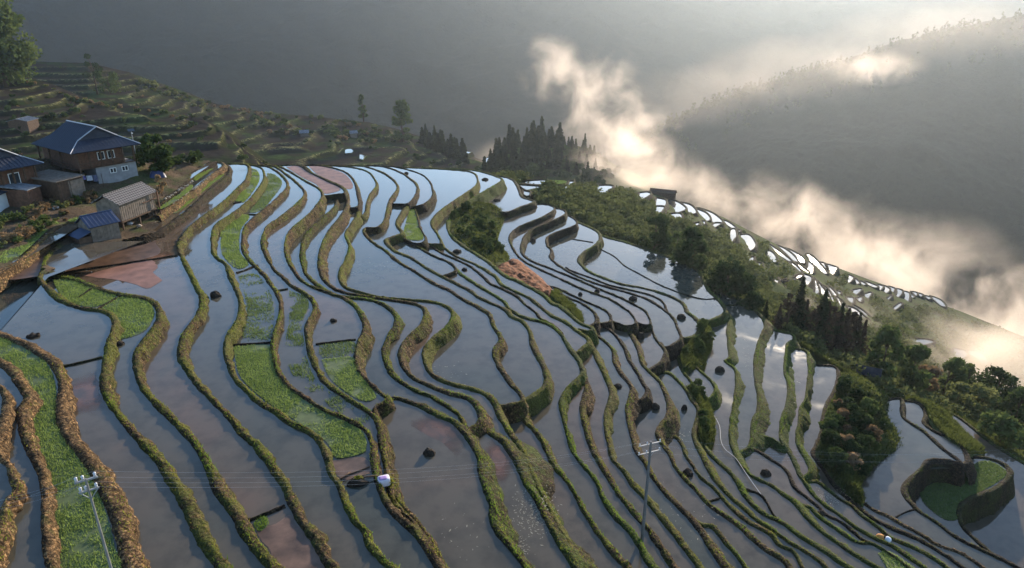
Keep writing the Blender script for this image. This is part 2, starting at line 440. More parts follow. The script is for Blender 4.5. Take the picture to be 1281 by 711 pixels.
bd('B13x', 34.1, [(542, 303), (552, 307), (570, 320), (592, 329), (610, 339), (621, 347), (627, 355), (640, 362), (661, 372), (676, 383), (690, 394), (708, 403), (724, 415), (737, 425), (729, 435), (720, 441), (710, 432)], SH, w=.6, mat='e', D=2.2)
bd('B14', 34.7, [(540, 210.5), (575, 211), (600, 214), (622, 221), (627, 226), (606, 239), (586, 251), (566, 267), (560, 280), (563, 293), (579, 307), (600, 320), (612, 328), (622, 337), (634, 346), (645, 350), (661, 358), (679, 368), (690, 378), (702, 384), (713, 393), (727, 404), (741, 410), (736, 414), (724, 411)], SH, w=.75, D=3.0, mat='g', bt=.45)
bd('B13y', 35.3, [(715, 432), (730, 427), (740, 432), (749, 452), (759, 473), (765, 492), (759, 511), (758, 533), (762, 556), (767, 574), (781, 589), (792, 605), (808, 621), (819, 635), (834, 653), (849, 673), (863, 691), (877, 711), (905, 760)], w=.6, mat='e', bt=.5, D=1.9)
bd('l6', 35.9, [(668, 358), (695, 365), (708, 371), (728, 379), (743, 390), (746, 402), (736, 408)], SH, w=.5, mat='d')
bd('B14y', 36.5, [(722, 410), (740, 415), (757, 427), (767, 438), (769, 453), (778, 468), (790, 483), (788, 499), (784, 511), (786, 525), (791, 543), (796, 562), (807, 578), (819, 599), (834, 617), (852, 635), (870, 654), (886, 677), (899, 696), (911, 713), (940, 760)], w=.6, mat='e', bt=.6, D=1.9)
bd('l5', 37.0, [(668, 352), (688, 358), (702, 362), (720, 371), (738, 379), (756, 387), (763, 394), (763, 402), (752, 404)], SH, w=.5, mat='d')
bd('B15', 37.0, [(590, 213), (620, 219), (640, 224), (648, 234), (653, 246), (668, 252), (650, 259), (634, 265), (615, 263), (598, 262)], SH, w=.8, D=3.2, mat='d')
bd('r0b', 37.2, [(868, 650), (880, 656), (893, 659), (908, 678), (924, 696), (936, 714), (960, 760)], w=.5, mat='e')
bd('l7', 37.6, [(735, 405), (749, 405), (765, 414), (773, 423), (782, 436), (786, 447), (791, 456), (798, 467), (805, 480), (810, 488), (805, 498), (795, 501), (785, 490)], SH, w=.5, mat='d')
bd('l7x', 38.0, [(772, 421), (778, 428), (785, 440), (787, 447), (783, 453), (773, 452)], SH, w=.4, mat='d')
bd('l4', 38.2, [(600, 262), (640, 262), (674, 255), (692, 258), (691, 264), (672, 274), (650, 283), (639, 292), (638, 302), (645, 316), (655, 326), (674, 336), (694, 345), (721, 358), (742, 366), (765, 375), (781, 385), (792, 395), (795, 404), (782, 407), (763, 400)], SH, w=.5, mat='d', D=2.2)
bd('l8', 39.0, [(770, 405), (782, 409), (792, 422), (799, 438), (803, 453), (812, 464), (826, 478), (832, 492), (837, 506), (835, 520), (824, 536), (823, 545), (830, 556), (838, 568), (845, 583), (858, 599), (875, 616), (889, 632), (907, 644), (930, 661), (940, 671), (957, 685), (975, 696), (990, 711), (1020, 760)], w=.6, mat='e', bt=.6, D=2.0)
bd('l3', 39.1, [(650, 262), (680, 259), (694, 260), (706, 263), (705, 269), (681, 280), (661, 290), (654, 301), (653, 316), (667, 327), (690, 336), (717, 347), (747, 360), (774, 371), (794, 381), (808, 390), (814, 404), (806, 406), (796, 403)], SH, w=.55, mat='d', D=2.2)
bd('l9', 40.1, [(796, 400), (812, 404), (819, 421), (830, 435), (832, 442), (826, 453), (814, 461), (810, 466)], SH, w=.5, mat='d', D=2.5)
bd('l2', 40.3, [(660, 262), (690, 261), (708, 268), (719, 274), (720, 281), (699, 289), (685, 296), (684, 306), (690, 313), (688, 321), (694, 328), (704, 335), (720, 344), (742, 353), (765, 360), (787, 366), (810, 374), (828, 385), (841, 396), (848, 410), (852, 422), (841, 431), (831, 434), (826, 428)], SH, w=.6, mat='d', D=3.2)
bd('G', 40.7, [(834, 545), (846, 546), (854, 557), (858, 570), (868, 583), (877, 597), (892, 609), (903, 621), (916, 635), (934, 650), (952, 660), (966, 669), (976, 681), (993, 689), (1002, 704), (1010, 720), (1030, 760)], w=.5, mat='e')
bd('l1', 40.8, [(708, 334), (716, 339), (739, 347), (765, 357), (792, 363), (814, 369), (828, 376), (833, 385), (831, 389)], SH, w=.4, mat='d')
bd('F', 41.5, [(826, 466), (836, 466), (843, 471), (856, 484), (865, 499), (874, 512), (871, 529), (868, 543), (872, 556), (882, 575), (894, 598), (910, 616), (930, 634), (946, 648), (964, 660), (984, 675), (1000, 685), (1018, 696), (1034, 710), (1070, 760)], w=.55, mat='e', bt=.6)
bd('B18b', 41.8, [(690, 266), (715, 275), (733, 282), (747, 289), (751, 297), (745, 306), (731, 315), (724, 325), (730, 334), (742, 342), (774, 354), (805, 360), (832, 368), (853, 378), (860, 390), (868, 396), (875, 405), (872, 418), (862, 422), (850, 422)], SH, w=.8, D=3.2, mat='g')
bd('l10', 42.4, [(836, 434), (846, 440), (850, 452), (855, 465), (863, 475), (869, 488), (874, 503), (876, 520), (873, 532)], SH, w=.5, mat='g', bt=.7)
bd('E', 42.9, [(866, 505), (876, 516), (874, 540), (878, 552), (889, 568), (901, 579), (912, 589), (923, 603), (930, 616), (943, 632), (959, 644), (979, 653), (1000, 669), (1021, 681), (1039, 693), (1052, 703), (1070, 714), (1120, 760)], w=.6, mat='g', bt=.8)
bd('l11', 43.1, [(866, 455), (873, 461), (880, 467), (891, 477), (895, 486), (890, 496), (880, 499), (872, 494)], SH, w=.5, mat='g', D=2.2, bt=.6)
bd('r5', 43.4, [(922, 604), (930, 611), (948, 616), (959, 627), (966, 641), (974, 651)], SH, w=.4, mat='d')
bd('B20', 43.4, [(715, 281), (740, 288), (757, 296), (783, 303), (810, 312), (841, 323), (862, 331), (876, 342), (886, 362), (897, 373), (906, 384), (907, 391), (896, 397), (882, 402), (872, 402)], SH, w=.8, D=3.0, mat='g')
bd('B21', 44.6, [(864, 408), (880, 402), (906, 390), (912, 398), (911, 418), (913, 446), (907, 451), (919, 461), (922, 478), (918, 504), (915, 527), (914, 547), (919, 565), (929, 583), (943, 596), (966, 607), (979, 617), (995, 628), (1012, 648), (1034, 668), (1057, 684), (1077, 697), (1097, 709), (1130, 730), (1180, 760)], w=.6, mat='g', bt=.95, D=2.4)
bd('C', 45.2, [(985, 622), (997, 630), (1014, 634), (1025, 645), (1050, 663), (1072, 677), (1090, 679), (1106, 688), (1120, 697), (1140, 712), (1190, 750)], w=.5, mat='g')
bd('B22', 45.5, [(862, 331), (876, 340), (893, 356), (911, 370), (930, 377), (950, 393), (958, 407), (952, 421), (948, 434), (945, 454), (946, 477), (950, 497), (949, 515), (943, 529), (941, 549), (936, 560), (925, 566)], SH, w=.7, mat='g', bt=1.2, D=2.6)
bd('M', 45.9, [(940, 560), (949, 564), (966, 575), (984, 588), (994, 608), (1009, 621), (1025, 634), (1036, 645), (1050, 651), (1066, 663), (1081, 675), (1092, 680)], SH, w=.45, mat='d')
bd('B23', 46.3, [(952, 408), (965, 412), (980, 415), (991, 418), (993, 424), (985, 430), (983, 446), (983, 466), (987, 484), (985, 506), (978, 525), (977, 546), (980, 557), (966, 548), (953, 545), (944, 548)], SH, w=.6, mat='g', bt=.9, D=2.0)
bd('A', 46.9, [(950, 548), (966, 548), (980, 557), (986, 563), (994, 576), (1000, 592), (1009, 606), (1020, 620), (1036, 634), (1050, 643), (1072, 659), (1095, 672), (1120, 684), (1145, 701), (1165, 716), (1210, 755)], w=.55, mat='g')
bd('B24', 47.4, [(985, 430), (998, 436), (1009, 439), (1012, 454), (1011, 475), (1008, 499), (1003, 508), (1000, 526), (997, 545), (1001, 560), (1010, 575), (1014, 588), (1006, 597)], SH, w=.55, mat='g', bt=.85, D=2.0)
bd('Bq', 47.8, [(998, 600), (1008, 602), (1023, 602), (1036, 612), (1050, 623), (1066, 632), (1076, 642), (1096, 657), (1113, 671), (1130, 679), (1152, 688), (1175, 702), (1190, 714), (1230, 750)], w=.55, mat='g')
bd('B25', 48.6, [(1008, 452), (1020, 456), (1043, 458), (1049, 467), (1044, 488), (1034, 506), (1030, 521), (1029, 537), (1022, 556), (1017, 567), (1025, 579), (1034, 591), (1043, 605), (1059, 621), (1077, 636), (1096, 650), (1121, 662), (1143, 671), (1167, 684), (1195, 702), (1212, 716), (1250, 748)], w=.6, mat='d', bt=.6, D=2.5)
bd('K', 49.3, [(1060, 620), (1077, 626), (1095, 638), (1109, 644), (1131, 656), (1153, 668), (1173, 681), (1195, 688), (1215, 699), (1235, 713), (1280, 748)], w=.45, mat='s', D=2)
bd('P1', 50.6, [(1095, 508), (1110, 500), (1120, 498), (1129, 501), (1131, 522), (1156, 539), (1179, 560), (1203, 579), (1187, 575), (1162, 575), (1152, 586), (1135, 603), (1132, 617), (1142, 631), (1153, 641), (1173, 654), (1196, 671), (1222, 684), (1247, 695), (1278, 712), (1340, 745)], w=.65, mat='d', bt=.35, D=4.2)
bd('P2', 51.4, [(1122, 500), (1134, 501), (1151, 505), (1158, 518), (1156, 529), (1173, 541), (1193, 549), (1207, 563), (1210, 577), (1202, 582)], SH, w=.55, mat='d', bt=.5, D=3)
bd('GP', 53.6, [(1205, 574), (1218, 571), (1238, 573), (1256, 580), (1264, 592), (1250, 608), (1221, 620), (1203, 631), (1200, 645), (1207, 661), (1220, 674), (1235, 687), (1250, 700), (1270, 714)], SH, w=.75, mat='d', bt=.22, D=5.0)
bd('PL', 56.6, [(1175, 516), (1190, 517), (1207, 527), (1227, 543), (1250, 560), (1281, 579), (1330, 612), (1420, 680), (1500, 760)], w=.7, mat='g', bt=.6, D=3.0)

B.sort(key=lambda b: b['h'])


def catmull(P, n=8):
    P = np.asarray(P, float)
    Q = np.vstack([2 * P[0] - P[1], P, 2 * P[-1] - P[-2]])
    out = []
    t = np.linspace(0, 1, n, endpoint=False)[:, None]
    for i in range(1, len(Q) - 2):
        p0, p1, p2, p3 = Q[i - 1], Q[i], Q[i + 1], Q[i + 2]
        out.append(.5 * ((2 * p1) + (-p0 + p2) * t + (2 * p0 - 5 * p1 + 4 * p2 - p3) * t * t + (-p0 + 3 * p1 - 3 * p2 + p3) * t ** 3))
    out.append(P[-1:])
    return np.vstack(out)


def resample(P, step_of):
    """resample a 3D polyline with a local step"""
    out = [P[0]]
    acc = 0.0
    seg = np.linalg.norm(np.diff(P, axis=0), axis=1)
    for i in range(len(seg)):
        L = seg[i]
        if L < 1e-6: continue
        pos = 0.0
        st = step_of(P[i])
        while acc + (L - pos) >= st:
            pos += st - acc; acc = 0
            out.append(P[i] + (P[i + 1] - P[i]) * pos / L)
        acc += L - pos
    if np.linalg.norm(out[-1] - P[-1]) > .05: out.append(P[-1])
    return np.array(out)


def cutoff(b):
    """end an open line where it would leave the picture"""
    return b


LAYERS = []          # (h, px polygon)
for b in B:
    pp = catmull(b['pts'], 6)
    b['px'] = pp
    if b['close'] == CL:
        e = b['pts'][-1]
        s = b['pts'][0]
        closing = [(e[0] - 60, 780), (-120, 780), (-120, 480), (-60, 380)] if s[0] < 60 else [(e[0] - 60, 780), (-60, 780), (-60, 480), (60, 345), (180, 300), (s[0] - 40, max(s[1] + 14, 222))]
        if s[1] > 300:
            closing = [(e[0] - 60, 780), (-60, 780), (-60, 500), (s[0] - 60, s[1] + 10)]
    elif b['h'] < 21.9 * S:
        closing = []
    else:
        e, s = b['pts'][-1], b['pts'][0]
        if e[1] > 300:
            closing = [(e[0] - 14, e[1] + 3), (-60, e[1] + 12), (-60, 420), (60, 345), (180, 300)]
        else:
            closing = [(e[0] - 10, e[1] + 2), (240, e[1] + 4)]
        if s[1] < 300:
            closing += [(s[0] - 40, max(s[1] + 12, 222))]
        else:
            closing = [(e[0] - 14, e[1] + 3), (e[0] - 200, e[1] + 12), (s[0] - 100, s[1] + 5)]
    b['closing'] = closing
    b['poly_px'] = np.vstack([pp, np.array(closing)]) if closing else pp
    LAYERS.append((b['h'], b['poly_px']))


def in_poly(x, y, P):
    c = False
    j = len(P) - 1
    for i in range(len(P)):
        if (P[i][1] > y) != (P[j][1] > y) and x < (P[j][0] - P[i][0]) * (y - P[i][1]) / (P[j][1] - P[i][1]) + P[i][0]:
            c = not c
        j = i
    return c


def layer_h(x, y):
    for h, P in LAYERS:
        if in_poly(x, y, P): return h
    return LAYERS[-1][0]


WL = .16      # water lies this far below its bund's top
MATS = {'e': M_BUND, 's': M_BUND_STRAW, 'd': M_BUND_DARK, 'g': M_BUND_GREEN}
TUFTS = {'e': [], 's': [], 'd': [], 'g': []}
BVH_SRC = []


def bund_mesh(b, P, w, D, bt, mat, seed, name='paddy_bund', rag=1.0, closed_top=True):
    """earth bund swept along P (3D points at bund-top height)"""
    n = len(P)
    d = np.gradient(P[:, :2], axis=0)
    # smooth direction
    k = np.array([1, 2, 3, 2, 1]) / 9.0
    for a in (0, 1):
        d[:, a] = np.convolve(np.pad(d[:, a], 2, mode='edge'), k, 'valid')
    d /= np.linalg.norm(d, axis=1)[:, None] + 1e-9
    nn = np.stack([-d[:, 1], d[:, 0]], 1)
    # round the inside of tight hooks
    prof = np.array([(-w / 2 - .16, -.5), (-w / 2 - .02, -.15), (-w * .36, -.02), (0, .05), (w * .34, 0.0), (w / 2, -.1),
                     (w / 2 + bt * D * .22, -D * .22), (w / 2 + bt * D * .46, -D * .48), (w / 2 + bt * D * .74, -D * .75), (w / 2 + bt * D, -D)])
    m = len(prof)
    base = np.repeat(P[:, None, :], m, 1)
    w = w * (.84 if -P[0, 2] > HM(26.3) else .62)
    bt = bt if -P[0, 2] > HM(26.3) else bt * .62
    s = np.concatenate([[0], np.cumsum(np.linalg.norm(np.diff(P, axis=0), axis=1))])
    q = np.stack(np.broadcast_arrays(s[:, None] * .8 + seed * 17.3, np.arange(m)[None, :] * .55, np.full((1, 1), seed * 1.7)), -1)
    j1 = fbm(q, 3, 11) * .22 * rag
    j2 = fbm(q * 2.3 + 9, 2, 23) * .13 * rag
    wscale = 1 + .45 * fbm(np.stack([s * .16, s * 0 + seed, s * 0], -1), 2, 5)
    off = prof[None, :, 0] * wscale[:, None]
    amp = np.array([.3, .5, .7, .6, .8, 1., 1.5, 1.9, 1.9, 1.5])
    off = off * .92 + (j1 + .09 * rag * vnoise(q * np.array([4.1, 1.9, 1]) + 31, 77)) * amp[None, :]
    zz = prof[None, :, 1] + j2 * np.array([0, .5, .8, 1, 1, .9, .8, .8, .6, .2])[None, :]
    base[..., 0] += nn[:, None, 0] * off
    base[..., 1] += nn[:, None, 1] * off
    base[..., 2] += zz
    V = base.reshape(-1, 3)
    i = np.arange(n - 1)[:, None] * m; jj = np.arange(m - 1)[None, :]
    F = np.stack([i + jj, i + jj + 1, i + m + jj + 1, i + m + jj], -1).reshape(-1, 4)
    o = mesh_np(name, V, F, mat, smooth=True)
    kind(o)
    return o, base, nn


def dens_step(p):
    r = float(np.linalg.norm(p))
    return min(max(r * .0036, .13), .6)


for bi, b in enumerate(B):
    P = at_h(b['px'][:, 0], b['px'][:, 1], np.full(len(b['px']), b['h']))
    P = resample(P, dens_step)
    b['P'] = P
    o, ring, nn = bund_mesh(b, P, b['w'], b['D'] * 1.0, b['bt'], MATS[b['mat']], bi + 1)
    b['ring'] = ring
    # water sheet of the terrace this bund holds
    C = P[::3] if len(P) > 30 else P
    C = np.vstack([C, P[-1:]])
    poly = C[:, :2]
    if b['closing']:
        cl = np.array(b['closing'], float)
        poly = np.vstack([poly, at_h(cl[:, 0], cl[:, 1], np.full(len(cl), b['h']))[:, :2]])
    z = -b['h'] - WL
    tri = geometry.tessellate_polygon([[Vector((p[0], p[1], 0)) for p in poly]])
    V = np.column_stack([poly, np.full(len(poly), z)])
    F = []
    for t in tri:
        a, c, e = (V[k] for k in t)
        F.append(t if (c[0] - a[0]) * (e[1] - a[1]) - (c[1] - a[1]) * (e[0] - a[0]) > 0 else t[::-1])
    kind(mesh_np('paddy_water', V, F, M_WATER))

# ------------------------------------------------------------------ thin cross dikes standing in the water
CROSS = [[(76, 458), (100, 453), (128, 446)], [(58, 344), (110, 336), (165, 328), (222, 319)], [(-20, 352), (20, 347), (50, 346)],
         [(304, 652), (330, 643), (357, 632)], [(292, 431), (338, 428)], [(347, 363), (360, 361)], [(395, 430), (445, 424)],
         [(292, 254), (302, 252)], [(309, 268), (323, 268)], [(296, 341), (308, 337), (322, 331)], [(907, 382), (931, 381)],
         [(752, 312), (769, 321), (781, 332), (799, 342), (821, 354), (837, 361), (859, 369), (880, 374), (897, 373)],
         [(716, 299), (742, 303)], [(1121, 646), (1134, 640), (1148, 636)], [(887, 627), (900, 623)], [(98, 372), (117, 359)], [(122, 386), (150, 370)]]
for ci, c in enumerate(CROSS):
    mid = c[len(c) // 2] if len(c) > 2 else ((c[0][0] + c[1][0]) / 2, (c[0][1] + c[1][1]) / 2 - 1)
    h = layer_h(mid[0], mid[1] - 2 if len(c) == 2 else mid[1])
    pp = catmull(c, 6)
    P = resample(at_h(pp[:, 0], pp[:, 1], np.full(len(pp), h + WL - .12)), dens_step)
    bund_mesh(None, P, .3, .4, .3, M_BUND_DARK, ci + 100, rag=.5)


# ------------------------------------------------------------------ grass blades (stuff)
def blades(name, P, hgt, wid, mat, lean=.45, perclump=1):
    P = np.asarray(P)
    n = len(P)
    a = RNG.uniform(0, 2 * np.pi, n); h = hgt * RNG.uniform(.5, 1.3, n)
    d = np.stack([np.cos(a), np.sin(a), 0 * a], 1); l = RNG.normal(0, lean, (n, 2)) * h[:, None]
    w = wid * RNG.uniform(.6, 1.4, n)
    V = np.empty((n, 3, 3))
    V[:, 0] = P - d * w[:, None] / 2; V[:, 1] = P + d * w[:, None] / 2
    V[:, 2] = P + np.column_stack([l, h])
    F = np.arange(n * 3).reshape(-1, 3)
    o = mesh_np(name, V.reshape(-1, 3), F, mat)
    return kind(o, 'stuff')


gp = {'t': [], 'f': [], 'd': []}
for bi, b in enumerate(B):
    R = b['ring']
    dist = np.linalg.norm(R[:, 4], axis=1)
    vis = dist < 170
    n, m, _ = R.shape
    dens = {'e': 46, 's': 40, 'd': 20, 'g': 80}[b['mat']] * b['tuft']
    steps = np.concatenate([np.linalg.norm(np.diff(R[:, 4], axis=0), axis=1), [0]])
    cnt = RNG.poisson(np.clip(dens * steps * np.clip(1.35 - dist / 170, .15, 1), 0, 90))
    idx = np.repeat(np.arange(n), cnt)
    idx = idx[idx < n - 1]
    if len(idx) == 0: continue
    u = RNG.uniform(2, 8.4 if b['mat'] == 'g' else 6.6, len(idx)); k = u.astype(int); f = u - k
    tt = RNG.uniform(0, 1, len(idx))[:, None]
    pos = (R[idx, k] * (1 - f[:, None]) + R[idx, k + 1] * f[:, None]) * (1 - tt) + (R[idx + 1, k] * (1 - f[:, None]) + R[idx + 1, k + 1] * f[:, None]) * tt
    pos[:, 2] -= .03
    nz = fbm(pos * .22, 3, 40 + bi % 3)
    thr = {'e': .0, 's': .35, 'd': .05, 'g': -.2}[b['mat']]
    keep = RNG.uniform(-.5, .5, len(pos)) < nz + .25
    pos, nz = pos[keep], nz[keep]
    sel = RNG.uniform(-.25, .25, len(pos)) + nz
    gp['d'].append(pos[sel < thr - .12]); gp['t'].append(pos[(sel >= thr - .12) & (sel < thr + .3)]); gp['f'].append(pos[sel >= thr + .3])
blades('bund_grass', np.vstack(gp['t']), .16, .062, M_TUFT)
blades('bund_grass', np.vstack(gp['f']), .19, .066, M_TUFT_GREEN)
blades('bund_grass', np.vstack(gp['d']), .13, .055, M_TUFT_DRY)


# ------------------------------------------------------------------ seedling beds and mud flats, with dark reflections painted in
def poly_points(P2, n):
    """random points in a polygon (world xy)"""
    lo, hi = P2.min(0), P2.max(0)
    out = []
    PX, PY = P2[:, 0], P2[:, 1]
    got = 0
    while got < n:
        q = RNG.uniform(lo, hi, (n * 2, 2))
        c = np.zeros(len(q), bool)
        j = len(P2) - 1
        for i in range(len(P2)):
            cond = (PY[i] > q[:, 1]) != (PY[j] > q[:, 1])
            xi = (PX[j] - PX[i]) * (q[:, 1] - PY[i]) / (PY[j] - PY[i] + 1e-12) + PX[i]
            c ^= cond & (q[:, 0] < xi)
            j = i
        out.append(q[c]); got += c.sum()
        if c.sum() == 0: break
    return np.vstack(out)[:n]


def area(P2):
    x, y = P2[:, 0], P2[:, 1]
    return abs(np.dot(x, np.roll(y, 1)) - np.dot(y, np.roll(x, 1))) / 2


def flat(name, px, mat, dz, h=None, jit=.0, n=4):
    px = np.array(px, float)
    c = px.mean(0)
    if h is None: h = layer_h(*c)
    Q = np.vstack([px, px[:1]])
    q = catmull(Q, n)[:-1]
    hh = h + WL - dz
    P = at_h(q[:, 0], q[:, 1], np.full(len(q), hh))
    if jit:
        P[:, :2] += np.stack([fbm(P * .9, 3, 3), fbm(P * .9, 3, 9)], 1) * jit
    tri = geometry.tessellate_polygon([[Vector((p[0], p[1], 0)) for p in P]])
    F = []
    for t in tri:
        a, c_, e = (P[k] for k in t)
        F.append(t if (c_[0] - a[0]) * (e[1] - a[1]) - (c_[1] - a[1]) * (e[0] - a[0]) > 0 else t[::-1])
    return kind(mesh_np(name, P, F, mat)), P


def bed(px, dens=1.0, mat=M_SEED, h=None, base=True, patchy=.10, hgt=.2, ref=None):
    if h is None and ref: h = layer_h(*ref)
    o, P = flat('seedbed', px, M_SEED_BASE, .03, h) if base else (None, None)
    if P is None:
        p_ = np.array(px, float); h_ = h if h is not None else layer_h(*p_.mean(0))
        q = catmull(np.vstack([p_, p_[:1]]), 4)[:-1]
        P = at_h(q[:, 0], q[:, 1], np.full(len(q), h_ + WL - .02))
    A = area(P[:, :2]); dist = np.linalg.norm(P.mean(0))
    per = np.clip(260 * (60 / dist) ** 1.1, 40, 420) * dens
    n = int(min(A * per, 75000))
    q = poly_points(P[:, :2], n)
    pos = np.column_stack([q, np.full(len(q), P[0, 2] - .02)])
    if patchy:
        v = fbm(np.column_stack([q * .45, q[:, :1] * 0]), 3, 60)
        pos = pos[v + RNG.uniform(-.25, .25, len(v)) > patchy - .35]
    blades('rice_seedlings', pos, hgt * .8, .042 * max(1, dist / 45), mat, .3)


bed([(-30, 412), (0, 422), (30, 434), (52, 448), (67, 470), (71, 500), (74, 535), (92, 565), (114, 598), (132, 640), (144, 685), (150, 720), (70, 720), (66, 690), (63, 640), (58, 595), (45, 560), (33, 530), (33, 510), (39, 495), (26, 472), (0, 448), (-30, 436)], ref=(90, 640))
bed([(66, 350), (88, 349), (116, 360), (146, 369), (120, 384), (92, 380), (76, 370)], ref=(100, 365))
bed([(126, 386), (150, 372), (178, 375), (191, 384), (192, 397), (178, 416), (146, 424), (148, 405), (140, 391)], ref=(165, 395))
bed([(316, 211), (323, 215), (324, 226), (314, 243), (304, 253), (294, 250), (305, 238), (314, 223)], ref=(314, 235))
bed([(334, 217), (344, 219), (353, 230), (339, 250), (327, 263), (312, 266), (322, 253), (333, 236)], .55, M_SEED_OLIVE, ref=(340, 238))
bed([(276, 292), (279, 282), (297, 270), (312, 271), (301, 288), (300, 315), (311, 330), (296, 336), (278, 318)], ref=(290, 300))
bed([(298, 345), (322, 344), (338, 367), (342, 385), (338, 426), (304, 426), (309, 395), (306, 370)], .55, M_SEED_OLIVE, ref=(322, 385), base=False, patchy=.35)
bed([(292, 434), (337, 432), (342, 455), (352, 474), (368, 491), (400, 513), (430, 527), (454, 541), (458, 562), (448, 569), (420, 573), (411, 556), (392, 540), (352, 515), (324, 495), (300, 470)], 1.1, ref=(380, 520))
bed([(362, 364), (382, 371), (386, 384), (378, 403), (380, 425), (385, 452), (397, 477), (420, 494), (450, 511), (463, 522), (458, 532), (440, 525), (405, 503), (372, 476), (360, 455), (357, 430), (362, 400), (361, 385)], .8, M_SEED_OLIVE, ref=(372, 440), base=False, patchy=.35)
bed([(402, 450), (443, 447), (450, 468), (463, 484), (471, 497), (455, 502), (432, 490), (412, 472)], ref=(435, 475))
bed([(400, 432), (442, 428), (442, 443), (402, 447)], .6, M_SEED_OLIVE, ref=(425, 438), base=False, patchy=.2)
bed([(513, 262), (519, 264), (523, 282), (530, 298), (518, 301), (506, 297), (506, 285), (510, 271)], ref=(516, 285))
bed([(316, 656), (330, 645), (336, 655), (325, 665)], ref=(326, 656), mat=M_TUFT_GREEN)
bed([(1150, 617), (1165, 606), (1200, 596), (1222, 579), (1240, 578), (1258, 589), (1253, 600), (1224, 617), (1204, 630), (1200, 648), (1182, 650), (1158, 632)], 1.6, M_SEED_OLIVE, ref=(1190, 620), patchy=0)
bed([(1098, 692), (1112, 690), (1135, 704), (1145, 714), (1115, 714)], ref=(1115, 700))
bed([(238, 222), (248, 212), (262, 206), (272, 207), (264, 213), (250, 223), (244, 226)], ref=(255, 214))
bed([(-30, 352), (0, 334), (22, 322), (40, 307), (60, 288), (74, 279), (60, 279), (30, 289), (10, 300), (-30, 312)], .9, h=19.9 * S)
bed([(84, 276), (100, 271), (112, 268), (106, 276), (92, 279)], .9, h=20.05 * S)
bed([(196, 262), (224, 243), (238, 232), (241, 235), (228, 246), (206, 260)], h=20.3 * S)
bed([(212, 266), (236, 249), (254, 232), (276, 219), (279, 220), (258, 236), (240, 252), (222, 266)], ref=(250, 243))

flat('mud_shade_flat', [(358, 209), (374, 208), (390, 218), (412, 229), (426, 236), (420, 240), (405, 242), (396, 231), (378, 222)], M_MUD, .03, HM(26.2))
flat('mud_shade_flat', [(386, 208), (402, 208.5), (420, 213), (433, 219), (441, 230), (440, 236), (432, 236), (420, 229), (398, 219)], M_MUD, .03, HM(28.1))
flat('mud_shade_flat', [(105, 345), (140, 335), (168, 328), (186, 325), (198, 332), (192, 342), (203, 350), (184, 362), (166, 354), (128, 348)], M_MUD, .02, jit=.5)  # shallow red mud; outline shaped to the dark village reflection on the water
flat('mud_shade_flat', [(48, 346), (54, 332), (60, 318), (73, 305), (83, 296), (78, 293), (62, 300), (44, 318), (24, 338), (12, 350)], M_MUD_DARK, .02, 20.8 * S, jit=.2)
flat('mud_shade_flat', [(70, 338), (77, 328), (100, 317), (130, 309), (160, 303), (190, 299), (197, 306), (198, 319), (165, 327), (110, 335), (76, 341)], M_MUD_DARK, .02, jit=.3)  # brown mud; towards the dike the houses' dark reflection is painted brown
flat('mud_shade_flat', [(322, 664), (345, 655), (362, 645), (375, 660), (395, 690), (410, 714), (352, 714), (338, 690)], M_MUD_DARK, .02, jit=.3)
flat('mud_shade_flat', [(414, 576), (455, 572), (464, 590), (440, 600), (422, 596)], M_MUD_DARK, .02, jit=.2)
flat('mud_shade_flat', [(1012, 606), (1026, 606), (1050, 630), (1064, 640), (1050, 640), (1024, 622)], M_MUD_DARK, .02, ref_h if False else None, jit=.2) if False else None

def mat_tint(name, c0, c1):
    m, nt, out = new_mat(name)
    n = noise(nt, .25, 5, .65, dist=.5)
    r = ramp(nt, n.outputs['Fac'], [(.35, c0), (.65, c1)])
    p = principled(nt, out, r.outputs[0], .05, None, .5, 1.333)
    tc = N(nt, 'ShaderNodeTexCoord'); sp_ = N(nt, 'ShaderNodeSeparateXYZ'); nt.links.new(tc.outputs['Generated'], sp_.inputs[0])
    cb = N(nt, 'ShaderNodeCombineXYZ')
    for k in (0, 1):
        a_ = N(nt, 'ShaderNodeMath', operation='SUBTRACT'); a_.inputs[1].default_value = .5
        nt.links.new(sp_.outputs[k], a_.inputs[0]); nt.links.new(a_.outputs[0], cb.inputs[k])
    ln = N(nt, 'ShaderNodeVectorMath', operation='LENGTH'); nt.links.new(cb.outputs[0], ln.inputs[0])
    n3 = noise(nt, .5, 4, .6)
    ad = N(nt, 'ShaderNodeMath', operation='MULTIPLY_ADD'); ad.inputs[1].default_value = .35; nt.links.new(n3.outputs['Fac'], ad.inputs[0]); nt.links.new(ln.outputs['Value'], ad.inputs[2])
    mr_ = N(nt, 'ShaderNodeMapRange'); mr_.inputs[1].default_value = .30; mr_.inputs[2].default_value = .58; mr_.inputs[3].default_value = 1; mr_.inputs[4].default_value = 0
    nt.links.new(ad.outputs[0], mr_.inputs[0])
    tr = N(nt, 'ShaderNodeBsdfTransparent'); mx = N(nt, 'ShaderNodeMixShader')
    nt.links.new(mr_.outputs[0], mx.inputs[0]); nt.links.new(tr.outputs[0], mx.inputs[1]); nt.links.new(p.outputs[0], mx.inputs[2])
    nt.links.new(mx.outputs[0], out.inputs['Surface'])
    return m


